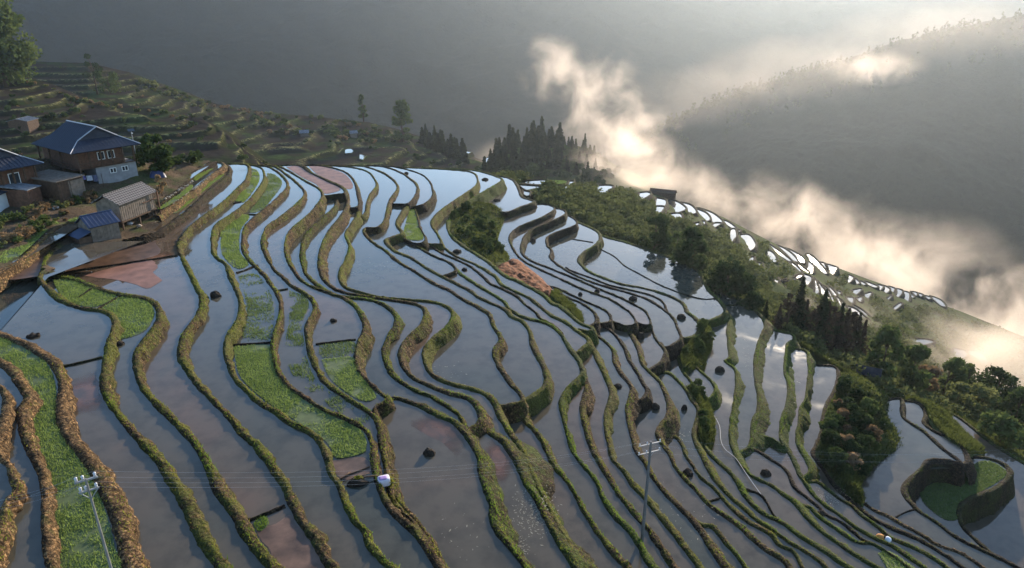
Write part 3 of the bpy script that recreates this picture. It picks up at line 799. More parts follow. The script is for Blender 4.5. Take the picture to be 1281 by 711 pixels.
M_RED_WATER = mat_tint('red muddy water', (.055, .042, .03), (.16, .075, .045))
for px_, ref in (([(505, 508), (540, 520), (566, 530), (580, 545), (592, 562), (594, 590), (560, 560), (520, 535), (495, 525)], (545, 540)),
                 ([(600, 540), (618, 552), (634, 565), (645, 585), (650, 610), (625, 600), (610, 575)], (622, 575)),
                 ([(84, 462), (116, 458), (126, 490), (136, 520), (106, 535), (86, 500)], (105, 490)),
                 ([(372, 282), (398, 250), (404, 252), (380, 290), (366, 310), (361, 305)], (372, 292)),
                 ([(150, 330), (196, 318), (222, 312), (224, 322), (205, 328), (190, 330)], (205, 322))):
    flat('mud_shallows', px_, M_RED_WATER, .004 + .001, layer_h(*ref), jit=.4)
SPK = []
for cx, cy, rx, ry, n_, ref in ((668, 640, 26, 34, 420, (668, 640)), (1036, 625, 22, 12, 260, (1036, 624)), (650, 690, 14, 20, 160, (662, 690)), (560, 470, 30, 22, 60, (560, 470)), (935, 440, 8, 30, 60, (930, 440)), (575, 660, 40, 40, 25, (575, 650)),
                              (205, 335, 16, 14, 60, (212, 335)), (1000, 470, 50, 40, 90, (965, 470)), (860, 640, 60, 40, 70, (840, 640)), (850, 545, 14, 12, 40, (850, 540))):
    h_ = layer_h(*ref)
    a_ = RNG.normal(size=(n_, 2)) * .5
    q_ = at_h(cx + a_[:, 0] * rx, cy + a_[:, 1] * ry, np.full(n_, h_ + WL - .015))
    d_ = RNG.normal(size=(n_, 2)) * .06
    e_ = np.stack([-d_[:, 1], d_[:, 0]], 1) * .35
    v_ = np.repeat(q_[:, None], 4, 1)
    v_[:, 0, :2] -= d_; v_[:, 1, :2] += e_; v_[:, 2, :2] += d_; v_[:, 3, :2] -= e_
    SPK.append(v_.reshape(-1, 3))
SPK = np.vstack(SPK)
kind(mesh_np("debris", SPK, np.arange(len(SPK)).reshape(-1, 4), mat_simple('floating straw', (.2, .18, .13), .7, .4, 6)), 'stuff')

# ------------------------------------------------------------------ village ground
GC = []      # control points (px,py,h)
for px, py, h in [(-40, 250, 19.2), (0, 262, 19.4), (40, 262, 19.4), (75, 250, 19.3), (110, 240, 19.2), (150, 228, 19.2), (190, 222, 19.2), (215, 215, 19.5),
                  (-40, 235, 18.7), (20, 232, 18.8), (60, 240, 19.0), (100, 225, 18.6), (150, 215, 18.4), (180, 210, 18.5), (210, 205, 18.8), (235, 204, 19.4),
                  (-40, 200, 15.8), (30, 200, 16.4), (80, 198, 16.9), (130, 200, 17.6), (180, 203, 18.3),
                  (-40, 285, 19.7), (0, 290, 19.7), (40, 280, 19.8), (80, 268, 19.9), (110, 256, 20.2), (150, 248, 20.3), (185, 240, 20.1), (215, 232, 20.2), (235, 222, 20.2),
                  (0, 315, 19.95), (30, 305, 19.95), (70, 284, 20.0), (95, 275, 20.4), (30, 322, 20.0), (0, 335, 20.0), (-40, 345, 20.0), (-80, 370, 20.0),
                  (88, 318, 21.15), (70, 334, 21.2), (60, 330, 21.3), (100, 300, 21.0), (125, 296, 21.3), (150, 290, 21.3), (170, 284, 21.3), (190, 276, 21.3), (205, 262, 20.8), (190, 250, 20.3),
                  (120, 315, 21.25), (160, 300, 21.25)]:
    GC.append(at_h(px, py, h * S))
GC = np.array(GC)


def rbf(C, smooth=.3):
    xy, z = C[:, :2], C[:, 2]
    d = np.linalg.norm(xy[:, None] - xy[None], axis=2)
    A = -d + np.eye(len(d)) * smooth * -1.0
    n = len(C)
    M = np.zeros((n + 3, n + 3)); M[:n, :n] = A; M[:n, n] = 1; M[n, :n] = 1; M[:n, n + 1:] = xy; M[n + 1:, :n] = xy.T
    w = np.linalg.solve(M, np.concatenate([z, [0, 0, 0]]))

    def f(q):
        D = -np.linalg.norm(q[..., None, :] - xy, axis=-1)
        return D @ w[:n] + w[n] + q @ w[n + 1:]
    return f


GF = rbf(GC)
xs = np.arange(-110, -22, .55); ys = np.arange(48, 150, .55)
gx, gy = np.meshgrid(xs, ys)
q = np.stack([gx, gy], -1)
gz = GF(q)
gz = gz + fbm(np.stack([gx * .35, gy * .35, gx * 0], -1), 4, 71) * .45
# cut benches into the bank
V = np.stack([gx, gy, gz], -1).reshape(-1, 3)
ny, nx = gx.shape
i = np.arange(ny - 1)[:, None] * nx; j = np.arange(nx - 1)[None]
F = np.stack([i + j, i + j + 1, i + nx + j + 1, i + nx + j], -1).reshape(-1, 4)
# keep only what shows in the village corner
c = V[F].mean(1)
t = c @ np.array([0, CP, -SP])
pxc = PW / 2 + FL * c[:, 0] / t
pyc = PH / 2 - FL * (c @ np.array([0, SP, CP])) / t
VPOLY = np.array([(-160, 450), (-160, 185), (0, 197), (180, 204), (236, 203), (262, 201), (240, 216), (228, 234), (208, 248), (186, 263), (200, 282), (192, 291), (152, 301), (105, 315), (86, 321), (66, 340), (52, 342), (60, 318), (78, 300), (93, 286), (82, 281), (63, 291), (42, 310), (20, 328), (0, 340)], float)
keep = np.zeros(len(F), bool)
jj = len(VPOLY) - 1
for ii in range(len(VPOLY)):
    (xa, ya), (xb, yb) = VPOLY[ii], VPOLY[jj]
    keep ^= ((ya > pyc) != (yb > pyc)) & (pxc < (xb - xa) * (pyc - ya) / (yb - ya + 1e-12) + xa)
    jj = ii
village = kind(mesh_np('village_ground', V, F[keep], M_VILLAGE, smooth=True))
BVH_SRC.append(village)

# ------------------------------------------------------------------ grid terrains traced as hillsides
def lerp_pts(tab, u):
    t = np.array(tab, float)
    return np.stack([np.interp(u, t[:, 0], t[:, k]) for k in range(1, t.shape[1])], -1)


def grid_mesh(name, P, mat, smooth=True):
    a, b_, _ = P.shape
    i = np.arange(a - 1)[:, None] * b_; j = np.arange(b_ - 1)[None]
    F = np.stack([i + j, i + b_ + j, i + b_ + j + 1, i + j + 1], -1).reshape(-1, 4)
    V = P.reshape(-1, 3)
    tri = V[F[len(F) // 2]]
    nrm = np.cross(tri[1] - tri[0], tri[2] - tri[0])
    if nrm[2] < 0: F = F[:, ::-1]
    return mesh_np(name, V, F, mat, smooth=smooth)


# lower slope: from the edge of the near terraces down to the far spur
NU = [(0, 615, 225, 39), (.6, 680, 257, 41), (1, 735, 287, 44.5), (2, 815, 317, 46.0), (3, 885, 358, 46.6), (4, 962, 406, 47.6), (5, 1052, 462, 50.2), (6, 1122, 502, 52.3), (7, 1192, 519, 57.4), (8, 1310, 598, 58.5), (9, 1480, 720, 60)]
FU = [(0, 640, 222, 40), (.6, 690, 226, 42), (1, 750, 234, 48), (2, 830, 245, 58), (3, 905, 272, 72), (4, 975, 308, 90), (5, 1085, 349, 118), (6, 1200, 389, 142), (7, 1290, 425, 160), (8, 1400, 470, 172), (9, 1580, 560, 180)]
U = np.linspace(0, 9, 260); Tt = np.linspace(0, 1, 120)
nu, fu = lerp_pts(NU, U), lerp_pts(FU, U)
PXg = nu[:, None, 0] * (1 - Tt) + fu[:, None, 0] * Tt
PYg = nu[:, None, 1] * (1 - Tt) + fu[:, None, 1] * Tt
Hg = HM(nu[:, None, 2] * (1 - Tt ** 1.15) + fu[:, None, 2] * Tt ** 1.15)
SL = at_h(PXg, PYg, Hg)
SL[..., 2] += fbm(SL * .06, 4, 81) * np.minimum(Tt, 1 - Tt)[None] * 8
# first row tucked under the terraces, last rows falling away behind the spur
tuck = SL[:, :1].copy(); tuck[..., 2] -= 9
dirs = SL[:, -1:] - SL[:, -2:-1]
dirs[..., 2] = 0
dirs /= np.linalg.norm(dirs, axis=-1, keepdims=True)
back = [SL[:, -1:] + dirs * a + np.array([0, 0, -zz]) for a, zz in ((6, 3), (25, 16), (70, 60), (160, 150))]
SLOPE = np.concatenate([tuck, SL] + back, 1)
slope = kind(grid_mesh('hillside', SLOPE, M_SLOPE))
BVH_SRC.append(slope)


def slope_h(px, py):
    d = (PXg - px) ** 2 + (PYg - py) ** 2
    k = np.unravel_index(np.argmin(d), d.shape)
    return -SL[k][2]


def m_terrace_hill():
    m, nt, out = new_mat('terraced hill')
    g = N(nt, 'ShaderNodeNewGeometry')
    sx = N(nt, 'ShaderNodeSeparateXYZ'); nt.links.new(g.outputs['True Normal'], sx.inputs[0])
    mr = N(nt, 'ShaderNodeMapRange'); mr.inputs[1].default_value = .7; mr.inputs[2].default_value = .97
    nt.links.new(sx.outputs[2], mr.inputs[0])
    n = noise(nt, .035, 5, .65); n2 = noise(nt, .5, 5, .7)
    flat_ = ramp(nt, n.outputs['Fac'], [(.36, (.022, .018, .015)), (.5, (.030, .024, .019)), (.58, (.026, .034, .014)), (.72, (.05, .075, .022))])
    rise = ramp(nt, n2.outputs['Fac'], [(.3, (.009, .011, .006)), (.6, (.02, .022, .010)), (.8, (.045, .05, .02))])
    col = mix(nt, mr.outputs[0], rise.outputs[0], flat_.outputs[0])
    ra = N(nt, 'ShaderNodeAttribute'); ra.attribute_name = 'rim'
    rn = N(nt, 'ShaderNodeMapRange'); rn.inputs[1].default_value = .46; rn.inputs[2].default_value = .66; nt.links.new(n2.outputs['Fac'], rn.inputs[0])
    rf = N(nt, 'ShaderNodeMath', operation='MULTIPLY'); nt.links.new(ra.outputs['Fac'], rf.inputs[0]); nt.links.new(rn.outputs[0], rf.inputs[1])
    col = mix(nt, rf.outputs[0], col, (.21, .20, .085))  # dry grass edges, with their sunlit brightness put into the colour
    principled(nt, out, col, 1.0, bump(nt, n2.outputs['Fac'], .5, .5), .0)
    return m


M_THILL = m_terrace_hill()


RIMS = []


def terraced(tab, base_y, dep0, dep1, step, nu_, nv, seed):
    """tab: (px, ridge py, ridge depth); front face down to base_y at depth dep0..dep1"""
    T = np.array(tab, float)
    xs = np.linspace(T[0, 0], T[-1, 0], nu_)
    ry = np.interp(xs, T[:, 0], T[:, 1]); rd = np.interp(xs, T[:, 0], T[:, 2])
    v = np.linspace(0, 1, nv)
    dep_b = np.linspace(dep0, dep1, nu_)
    inv = (1 / rd)[:, None] * (1 - v) + (1 / dep_b)[:, None] * v
    py = ry[:, None] * (1 - v) + np.maximum(base_y, ry + 14)[:, None] * v
    P = at_d(np.repeat(xs[:, None], nv, 1), py, 1 / inv)
    P[..., 2] += fbm(P * .018, 3, seed) * 6 * np.minimum(v * 5, 1)
    z = P[..., 2] / step + fbm(P * .03, 2, seed + 5) * .25
    k = np.floor(z); f = z - k
    f2 = np.clip((f - .76) / .24, 0, 1)
    rim = np.exp(-((f - .70) / .05) ** 2) * 0
    P2 = P.copy()
    amt = .97 * np.minimum(v * 14, 1)
    P2[..., 2] = P[..., 2] * (1 - amt) + ((k + f2 + rim - fbm(P * .03, 2, seed + 5) * .25) * step) * amt
    P2[..., 2] += fbm(P * .25, 3, seed + 9) * .35
    # fall away behind the ridge
    b = P2[:, :1]
    backs = [b + np.array([0, a, -zz]) for a, zz in ((160, 130), (60, 38), (15, 6))]
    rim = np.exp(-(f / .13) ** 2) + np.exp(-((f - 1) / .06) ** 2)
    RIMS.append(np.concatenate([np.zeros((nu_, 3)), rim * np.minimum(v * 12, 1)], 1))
    return np.concatenate(backs + [P2], 1)


RIDGE = [(-160, 74, 560), (0, 76, 560), (40, 77, 555), (110, 79, 555), (160, 90, 560), (200, 104, 560), (240, 118, 565), (270, 130, 565), (330, 140, 570), (400, 147, 575), (460, 153, 575), (500, 162, 575), (540, 176, 570), (580, 192, 560), (640, 214, 540)]
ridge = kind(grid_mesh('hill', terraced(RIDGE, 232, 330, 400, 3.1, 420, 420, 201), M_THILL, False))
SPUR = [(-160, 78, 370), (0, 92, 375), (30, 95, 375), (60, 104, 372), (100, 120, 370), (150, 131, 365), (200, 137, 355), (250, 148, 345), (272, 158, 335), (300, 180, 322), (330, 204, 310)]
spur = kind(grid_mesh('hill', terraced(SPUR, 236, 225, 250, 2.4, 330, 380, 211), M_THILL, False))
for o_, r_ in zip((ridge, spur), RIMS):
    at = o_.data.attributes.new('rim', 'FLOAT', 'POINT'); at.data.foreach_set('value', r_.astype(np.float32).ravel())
KN = [(560, 222, 480), (590, 214, 480), (620, 195, 490), (650, 180, 500), (690, 178, 505), (740, 190, 505), (790, 216, 500), (830, 240, 490)]
T = np.array(KN, float)
xs_ = np.linspace(560, 830, 90)
ry = np.interp(xs_, T[:, 0], T[:, 1]); rd = np.interp(xs_, T[:, 0], T[:, 2])
v = np.linspace(0, 1, 40)
Kp = at_d(np.repeat(xs_[:, None], 40, 1), ry[:, None] * (1 - v) + 262 * v, rd[:, None] * (1 - v) + 340 * v)
Kp[..., 2] += fbm(Kp * .04, 3, 5) * 4
b_ = Kp[:, :1]
knoll = kind(grid_mesh('hill', np.concatenate([b_ + np.array([0, 120, -90]), b_ + np.array([0, 30, -14]), Kp], 1), M_SLOPE))
BVH_SRC += [ridge, spur, knoll]

# ------------------------------------------------------------------ mountains and valley
def m_forest(name, a, b):
    m, nt, out = new_mat(name)
    n = noise(nt, .012, 6, .65); n2 = noise(nt, .14, 5, .7)
    f = N(nt, 'ShaderNodeMath', operation='MULTIPLY_ADD'); f.inputs[1].default_value = .5
    hh = N(nt, 'ShaderNodeMath', operation='MULTIPLY'); hh.inputs[1].default_value = .5
    nt.links.new(n2.outputs['Fac'], hh.inputs[0]); nt.links.new(n.outputs['Fac'], f.inputs[0]); nt.links.new(hh.outputs[0], f.inputs[2])
    r = ramp(nt, f.outputs[0], [(.36, a), (.66, b)])
    principled(nt, out, r.outputs[0], .95, bump(nt, n2.outputs['Fac'], 1., 4.), .05)
    return m


M_FOREST = m_forest('mountain forest', (.005, .0075, .004), (.013, .017, .009))


def mountain(tab, base, bdep, nu_, nv, amp, seed, back):
    T = np.array(tab, float)
    xs = np.linspace(T[0, 0], T[-1, 0], nu_)
    ry = np.interp(xs, T[:, 0], T[:, 1]); rd = np.interp(xs, T[:, 0], T[:, 2])
    v = np.linspace(0, 1, nv)
    inv = (1 / rd)[:, None] * (1 - v) + (1 / bdep) * v
    P = at_d(np.repeat(xs[:, None], nv, 1), ry[:, None] * (1 - v) + base * v, 1 / inv)
    P[..., 2] += fbm(P * .006, 5, seed) * amp * (.25 + .75 * np.minimum(v * 6, 1))
    P[..., 2] += fbm(P * .12, 3, seed + 4) * 2.5
    b = P[:, :1]
    return np.concatenate([b + np.array([0, a, -zz]) for a, zz in back] + [P], 1)


MR = [(740, 205, 1050), (790, 178, 1050), (830, 156, 1050), (880, 131, 1060), (950, 106, 1070), (1020, 84, 1080), (1060, 75, 1080), (1130, 50, 1090), (1200, 34, 1100), (1281, 16, 1100), (1450, -20, 1100), (1800, -60, 1050)]
mr_o = kind(grid_mesh('mountain', mountain(MR, 560, 560, 420, 220, 30, 301, ((500, 300), (160, 70), (30, 6))), M_FOREST))
ML = [(-500, -150, 1700), (0, -120, 1750), (200, -95, 1800), (400, -60, 1900), (600, -60, 1950), (760, -50, 2050), (900, -48, 2150), (1050, -52, 2250), (1300, -60, 2350), (1800, -70, 2350)]
ml_o = kind(grid_mesh('mountain', mountain(ML, 330, 1350, 420, 260, 60, 311, ((900, 500), (250, 80), (40, 6))), M_FOREST))
MF = [(-300, -60, 4200), (300, -55, 4200), (700, -48, 4300), (850, -44, 4400), (1000, -38, 4500), (1150, -46, 4500), (1300, -52, 4500), (2000, -60, 4400)]
mf_o = kind(grid_mesh('mountain', mountain(MF, 200, 1700, 200, 80, 80, 321, ((1000, 500), (200, 60))), M_FOREST))
vx, vy = np.meshgrid(np.linspace(-3500, 4500, 160), np.linspace(-400, 6000, 160))
vz = -330 + fbm(np.stack([vx * .004, vy * .004, vx * 0], -1), 4, 330) * 40
kind(grid_mesh('valley_ground', np.stack([vx, vy, vz], -1), M_FOREST))
BVH_SRC += [mr_o]

# ------------------------------------------------------------------ far ponds on the lower slope
FARP = []


def fp(x0, y0, sc, *polys):
    for p in polys:
        FARP.append([(x0 + a * sc, y0 + b * sc) for a, b in p])


fp(720, 200, .225, [(120, 145), (200, 148), (165, 185), (140, 185)], [(360, 185), (400, 182), (410, 195), (360, 220)],
   [(455, 215), (498, 228), (488, 262), (450, 258)], [(445, 263), (490, 266), (470, 300), (495, 318), (440, 308)],
   [(520, 230), (560, 235), (605, 270), (570, 290), (540, 290), (515, 265)], [(510, 305), (575, 300), (580, 328), (520, 325)],
   [(590, 240), (640, 255), (665, 290), (630, 298), (605, 265)], [(680, 270), (711, 285), (711, 300), (690, 290)],
   [(650, 355), (685, 352), (670, 368)], [(695, 345), (711, 342), (711, 360)])
fp(840, 240, .225, [(160, 96), (225, 120), (270, 155), (272, 175), (240, 175), (215, 150), (185, 118)], [(145, 100), (190, 120), (210, 150), (180, 160)],
   [(115, 185), (150, 172), (150, 185), (125, 192)], [(165, 170), (183, 165), (182, 182), (160, 182)], [(220, 205), (240, 178), (275, 178), (255, 190), (230, 205)],
   [(290, 160), (320, 172), (355, 200), (350, 210), (310, 185)], [(355, 208), (378, 215), (372, 225)], [(330, 215), (350, 212), (358, 245), (345, 262), (335, 278), (328, 255)],
   [(388, 245), (430, 245), (455, 275), (462, 300), (432, 325), (410, 300)], [(430, 395), (435, 372), (455, 365), (450, 390)], [(480, 395), (500, 400), (495, 412), (482, 412)],
   [(500, 462), (520, 450), (525, 460), (505, 470)], [(570, 500), (580, 482), (592, 490), (585, 520), (565, 528)], [(540, 320), (560, 345), (582, 370), (575, 388), (550, 380), (545, 360)],
   [(610, 497), (640, 488), (635, 496)], [(660, 490), (680, 480), (685, 490)], [(690, 470), (711, 462), (711, 480), (700, 490)], [(625, 530), (635, 540), (630, 552)])
fp(960, 280, .225, [(225, 175), (250, 185), (280, 215), (325, 270), (300, 275), (270, 275), (255, 240)], [(10, 115), (60, 150), (100, 180), (130, 205), (125, 212), (80, 185), (40, 155)],
   [(60, 125), (110, 150), (150, 185), (165, 215), (150, 215), (120, 180)], [(110, 140), (160, 165), (195, 190), (200, 215), (180, 210), (155, 180)], [(130, 215), (160, 235), (185, 265), (175, 278), (155, 250)],
   [(160, 215), (200, 245), (225, 265), (205, 270)], [(230, 215), (250, 235), (252, 265), (235, 280), (215, 275), (225, 250)], [(295, 215), (320, 225), (325, 245), (305, 240)],
   [(330, 228), (380, 245), (378, 258), (350, 300), (340, 285), (350, 260)], [(205, 285), (240, 300), (240, 330), (250, 345), (190, 380), (215, 345), (210, 310)], [(262, 310), (275, 350), (280, 385), (225, 420), (205, 422), (255, 390), (265, 370)],
   [(270, 315), (300, 350), (340, 410), (320, 428), (295, 400)], [(305, 345), (340, 375), (370, 435), (355, 445), (335, 400)], [(345, 355), (380, 395), (410, 470), (385, 475), (365, 430)], [(385, 410), (420, 440), (440, 490), (430, 505), (405, 450)],
   [(455, 465), (490, 478), (530, 512), (555, 540), (470, 552)], [(480, 455), (530, 485), (565, 520), (550, 525), (500, 480)], [(445, 285), (475, 300), (455, 325), (432, 332), (450, 310)], [(480, 300), (508, 325), (495, 335), (480, 320)],
   [(515, 318), (545, 335), (525, 342)], [(545, 322), (605, 345), (595, 355), (560, 340)], [(610, 340), (640, 350), (620, 372), (608, 372)], [(645, 345), (675, 365), (660, 385), (620, 400), (645, 375)], [(680, 350), (712, 365), (705, 380), (690, 378)],
   [(720, 365), (745, 375), (735, 400), (680, 442), (720, 395)], [(755, 378), (785, 390), (780, 430), (745, 440), (765, 405)], [(690, 478), (735, 445), (740, 455), (700, 485)], [(780, 390), (810, 400), (805, 412)], [(805, 378), (830, 385), (825, 400)], [(835, 385), (860, 395), (850, 405)],
   [(875, 400), (905, 410), (895, 420)], [(910, 405), (960, 425), (985, 455), (965, 455), (930, 425)], [(480, 370), (520, 365), (490, 395), (470, 390)], [(540, 395), (575, 385), (555, 420), (538, 420)], [(445, 410), (475, 415), (470, 440), (450, 425)], [(500, 415), (525, 410), (515, 435)],
   [(650, 430), (690, 400), (665, 430)], [(385, 375), (405, 380), (400, 395)], [(0, 150), (30, 165), (48, 200), (35, 213), (10, 200)], [(40, 305), (58, 320), (45, 345), (28, 348), (40, 330)], [(75, 320), (105, 312), (95, 320)], [(130, 315), (180, 285), (185, 295), (150, 312)], [(90, 350), (100, 355), (95, 372)], [(160, 360), (185, 345), (175, 360)], [(178, 460), (225, 450), (210, 485), (190, 470)])
fp(1100, 400, .1688, [(215, 150), (330, 148), (390, 165), (330, 185), (215, 195)], [(560, 218), (640, 240), (620, 280), (555, 285)], [(665, 236), (740, 248), (795, 300), (770, 325), (680, 350), (665, 300)])
fp(600, 180, .225, [(200, 212), (360, 203), (365, 228), (240, 222)], [(372, 228), (480, 232), (495, 212), (515, 215), (480, 255), (440, 248)], [(220, 230), (335, 240), (315, 265), (270, 262)], [(245, 262), (275, 270), (270, 290), (250, 285)])
WV, WF, BV, BF = [], [], [], []
for p in FARP:
    pts = np.array(p)
    if area(pts) < 1: continue
    c = pts.mean(0)
    pts = c + (pts - c) * 1.14
    h = slope_h(*c)
    d = math.hypot(*(at_h(c[0], c[1], h)[:2]))
    h -= min(1.2, .004 * d)
    q = catmull(np.vstack([pts, pts[:1]]), 4)[:-1]
    P = at_h(q[:, 0], q[:, 1], np.full(len(q), h))
    n = len(P)
    # orientation
    x, y = P[:, 0], P[:, 1]
    if np.dot(x, np.roll(y, -1)) - np.dot(y, np.roll(x, -1)) < 0: P = P[::-1]
    cc = P.mean(0)
    tri = geometry.tessellate_polygon([[Vector((a[0], a[1], 0)) for a in P]])
    b0 = len(WV); WV += list(P)
    for t in tri:
        a, c_, e = (P[k] for k in t)
        up = (c_[0] - a[0]) * (e[1] - a[1]) - (c_[1] - a[1]) * (e[0] - a[0]) > 0
        WF.append(tuple(b0 + k for k in (t if up else t[::-1])))
    # rim and bank
    d2 = np.roll(P, -1, 0) - np.roll(P, 1, 0); d2[:, 2] = 0
    d2 /= np.linalg.norm(d2, axis=1)[:, None] + 1e-9
    nn = np.stack([d2[:, 1], -d2[:, 0], d2[:, 2] * 0], 1)
    wr = .35 + .0012 * d
    rings = [P + nn * -.15 - [0, 0, .1], P + nn * .12 + [0, 0, .3], P + nn * wr + [0, 0, .25], P + nn * (wr + .5) - [0, 0, 1.6], P + nn * (wr + 2.6) - [0, 0, 6.0]]
    b1 = len(BV)
    for r in rings: BV += list(r)
    for k in range(len(rings) - 1):
        for i in range(n):
            i2 = (i + 1) % n
            BF.append((b1 + k * n + i, b1 + (k + 1) * n + i, b1 + (k + 1) * n + i2, b1 + k * n + i2))
kind(mesh_np('paddy_water', np.array(WV), WF, M_WATER))
kind(mesh_np('paddy_bund', np.array(BV), BF, M_BUND_DARK, smooth=True))
flat('seedbed', [(684, 225), (706, 226), (707, 229), (686, 231)], M_SEED, .8, slope_h(695, 228))

#PART2
# ------------------------------------------------------------------ banks: broad vegetated steps between terraces
def bank(name, left, hl, right, hr, mat, bulge=.5, rough=.35, n=60, m=26):
    def rs(pts):
        c = catmull(pts, 8)
        s = np.concatenate([[0], np.cumsum(np.linalg.norm(np.diff(c, axis=0), axis=1))])
        t = np.linspace(0, s[-1], n)
        return np.stack([np.interp(t, s, c[:, k]) for k in range(c.shape[1])], 1)
    Lp, Rp = rs(left), rs(right)
    lh = Lp[:, 2] if Lp.shape[1] > 2 else np.full(n, hl)
    rh = Rp[:, 2] if Rp.shape[1] > 2 else np.full(n, hr)
    A = at_h(Lp[:, 0], Lp[:, 1], HM(lh)); Bq = at_h(Rp[:, 0], Rp[:, 1], HM(rh))
    t = np.linspace(-.03, 1.06, m)[None, :, None]
    endf = np.clip(np.minimum(np.arange(n), n - 1 - np.arange(n)) / 5, 0, 1)[:, None]
    P = A[:, None] * (1 - t) + Bq[:, None] * t
    e = np.clip(4 * t * (1 - t), 0, 1)[..., 0]
    P[..., 2] += e * bulge + fbm(P * .7, 4, 91) * rough * np.clip(e * 1.5, .1, 1) - .1
    P[..., 2] -= (1 - endf) * .9
    P[:, 0, 2] -= .5; P[:, -1, 2] -= .8
    o = kind(grid_mesh(name, P, mat))
    BVH_SRC.append(o)
    return o, P


bank_bush, BKP = bank('terrace_bank', [(1046, 459), (1050, 468), (1045, 490), (1035, 508), (1031, 522), (1030, 538), (1023, 556), (1019, 568), (1027, 580), (1038, 594), (1062, 621), (1078, 636)], 48.5,
                      [(1121, 499), (1114, 508), (1111, 524), (1124, 541), (1125, 560), (1105, 577), (1091, 589), (1080, 603), (1074, 612), (1078, 622), (1082, 634)], 50.9, M_SLOPE, 1.6, .8)
bank_strip, BSP = bank('terrace_bank', [(1130, 494), (1153, 505), (1160, 518), (1176, 540), (1206, 561), (1214, 567)], 51.3,
                       [(1185, 515), (1188, 522), (1198, 533), (1212, 547), (1226, 560), (1234, 567)], 56.3, M_SLOPE, .5, .5)
bank_shrub, BHP = bank('terrace_bank', [(604, 250), (590, 254), (569, 267), (562, 280), (565, 293), (581, 306), (602, 319), (618, 331)], 34.95,
                       [(640, 264), (634, 268), (630, 275), (625, 288), (622, 300), (627, 310), (634, 317), (640, 322)], 38.1, M_SLOPE, .5, .6)
bank_slide, BLP = bank('landslide', [(618, 331), (624, 338), (636, 347), (648, 351), (663, 358), (681, 366), (692, 372)], 34.9,
                       [(642, 320), (655, 330), (668, 340), (678, 348), (686, 357), (696, 366)], 37.0, M_LANDSLIDE, .35, .9)
bank_tail, BTP = bank('terrace_bank', [(686, 367), (694, 374), (704, 382), (715, 391), (728, 402)], 35.0, [(692, 360), (702, 367), (712, 375), (722, 386), (734, 400)], 36.8, M_SLOPE, .3, .5)
bank_green, BGP = bank('terrace_bank', [(868, 398), (873, 405), (872, 418), (862, 428), (852, 440), (852, 452), (858, 462)], 41.9,
                       [(880, 402), (889, 412), (891, 424), (890, 436), (884, 446), (882, 458), (880, 464)], 44.4, M_SLOPE, .4, .5)
bank_g2, BG2 = bank('terrace_bank', [(857, 478), (866, 492), (874, 508), (874, 530), (876, 548)], 41.6,
                    [(886, 493), (888, 505), (893, 525), (894, 545), (890, 562)], 44.3, M_SLOPE, .4, .5)

bpy.context.view_layer.update()
_bv = []
for o in BVH_SRC:
    _bv.append(BVHTree.FromPolygons([tuple(v.co) for v in o.data.vertices], [tuple(p.vertices) for p in o.data.polygons]))


def hit(px, py):
    d = Vector(ray(px, py)).normalized()
    best = None
    for t in _bv:
        r = t.ray_cast(Vector((0, 0, 0)), d)
        if r[0] is not None and (best is None or r[3] < best[1]): best = (r[0], r[3])
    return best[0] if best else None


def ground_z(x, y, z0=200):
    best = None
    for t in _bv:
        r = t.ray_cast(Vector((x, y, z0)), Vector((0, 0, -1)))
        if r[0] is not None and (best is None or r[0].z > best): best = r[0].z
    return best


fv = []
for (rx0, rx1, cnt, dy0, dy1) in ((790, 1300, 420, -1, 5), (800, 1300, 130, 4, 50)):
    for i in range(cnt):
        x = RNG.uniform(rx0, rx1)
        yr = float(np.interp(x, [m_[0] for m_ in MR], [m_[1] for m_ in MR])) + RNG.uniform(dy0, dy1)
        p = hit(x, yr + 4)
        if p is None or p.length < 700: continue
        if fbm(np.array(p) * .02, 2, 66) < RNG.uniform(-.5, .2): continue
        hgt = RNG.uniform(4, 18); r_ = RNG.uniform(2., 5.)
        n_ = 26
        f_ = RNG.random(n_); a_ = RNG.uniform(0, 6.28, n_)
        c_ = np.stack([np.cos(a_) * r_ * (1 - f_ * .8), np.sin(a_) * r_ * (1 - f_ * .8), f_ * hgt], 1) + np.array(p)
        fv.append(c_)
FOREST_C = np.vstack(fv)

# ponds on the hill behind the crest
for p in ([(413.6, 186.2), (429, 185.5), (424, 189.5), (414, 193.5)], [(431.7, 186.8), (439, 186.2), (442.4, 188.8), (440, 191.5), (431.7, 192.2)],
          [(450, 193), (458, 195), (454, 200), (449.7, 199)], [(605, 200), (615, 195), (619, 204), (609, 206)], [(566, 190), (576, 187), (590, 191), (574, 196)]):
    p = np.array(p); c = p.mean(0)
    q_ = hit(c[0], p[:, 1].max())
    if q_ is None: continue
    h = -q_.z - .5
    P = at_h(p[:, 0], p[:, 1], np.full(len(p), h))
    kind(mesh_np('paddy_water', P, [tuple(range(len(P)))], M_WATER))
    n = len(P)
    o_ = P.mean(0)
    r0 = o_ + (P - o_) * 1.01 + [0, 0, .2]; r1 = o_ + (P - o_) * 1.08 + [0, 0, .2]; r2 = o_ + (P - o_) * 1.3 - [0, 0, 3]
    V = np.vstack([r0, r1, r2])
    kind(mesh_np('paddy_bund', V, [(k * n + i, k * n + (i + 1) % n, (k + 1) * n + (i + 1) % n, (k + 1) * n + i) for k in (0, 1) for i in range(n)], M_SLOPE))

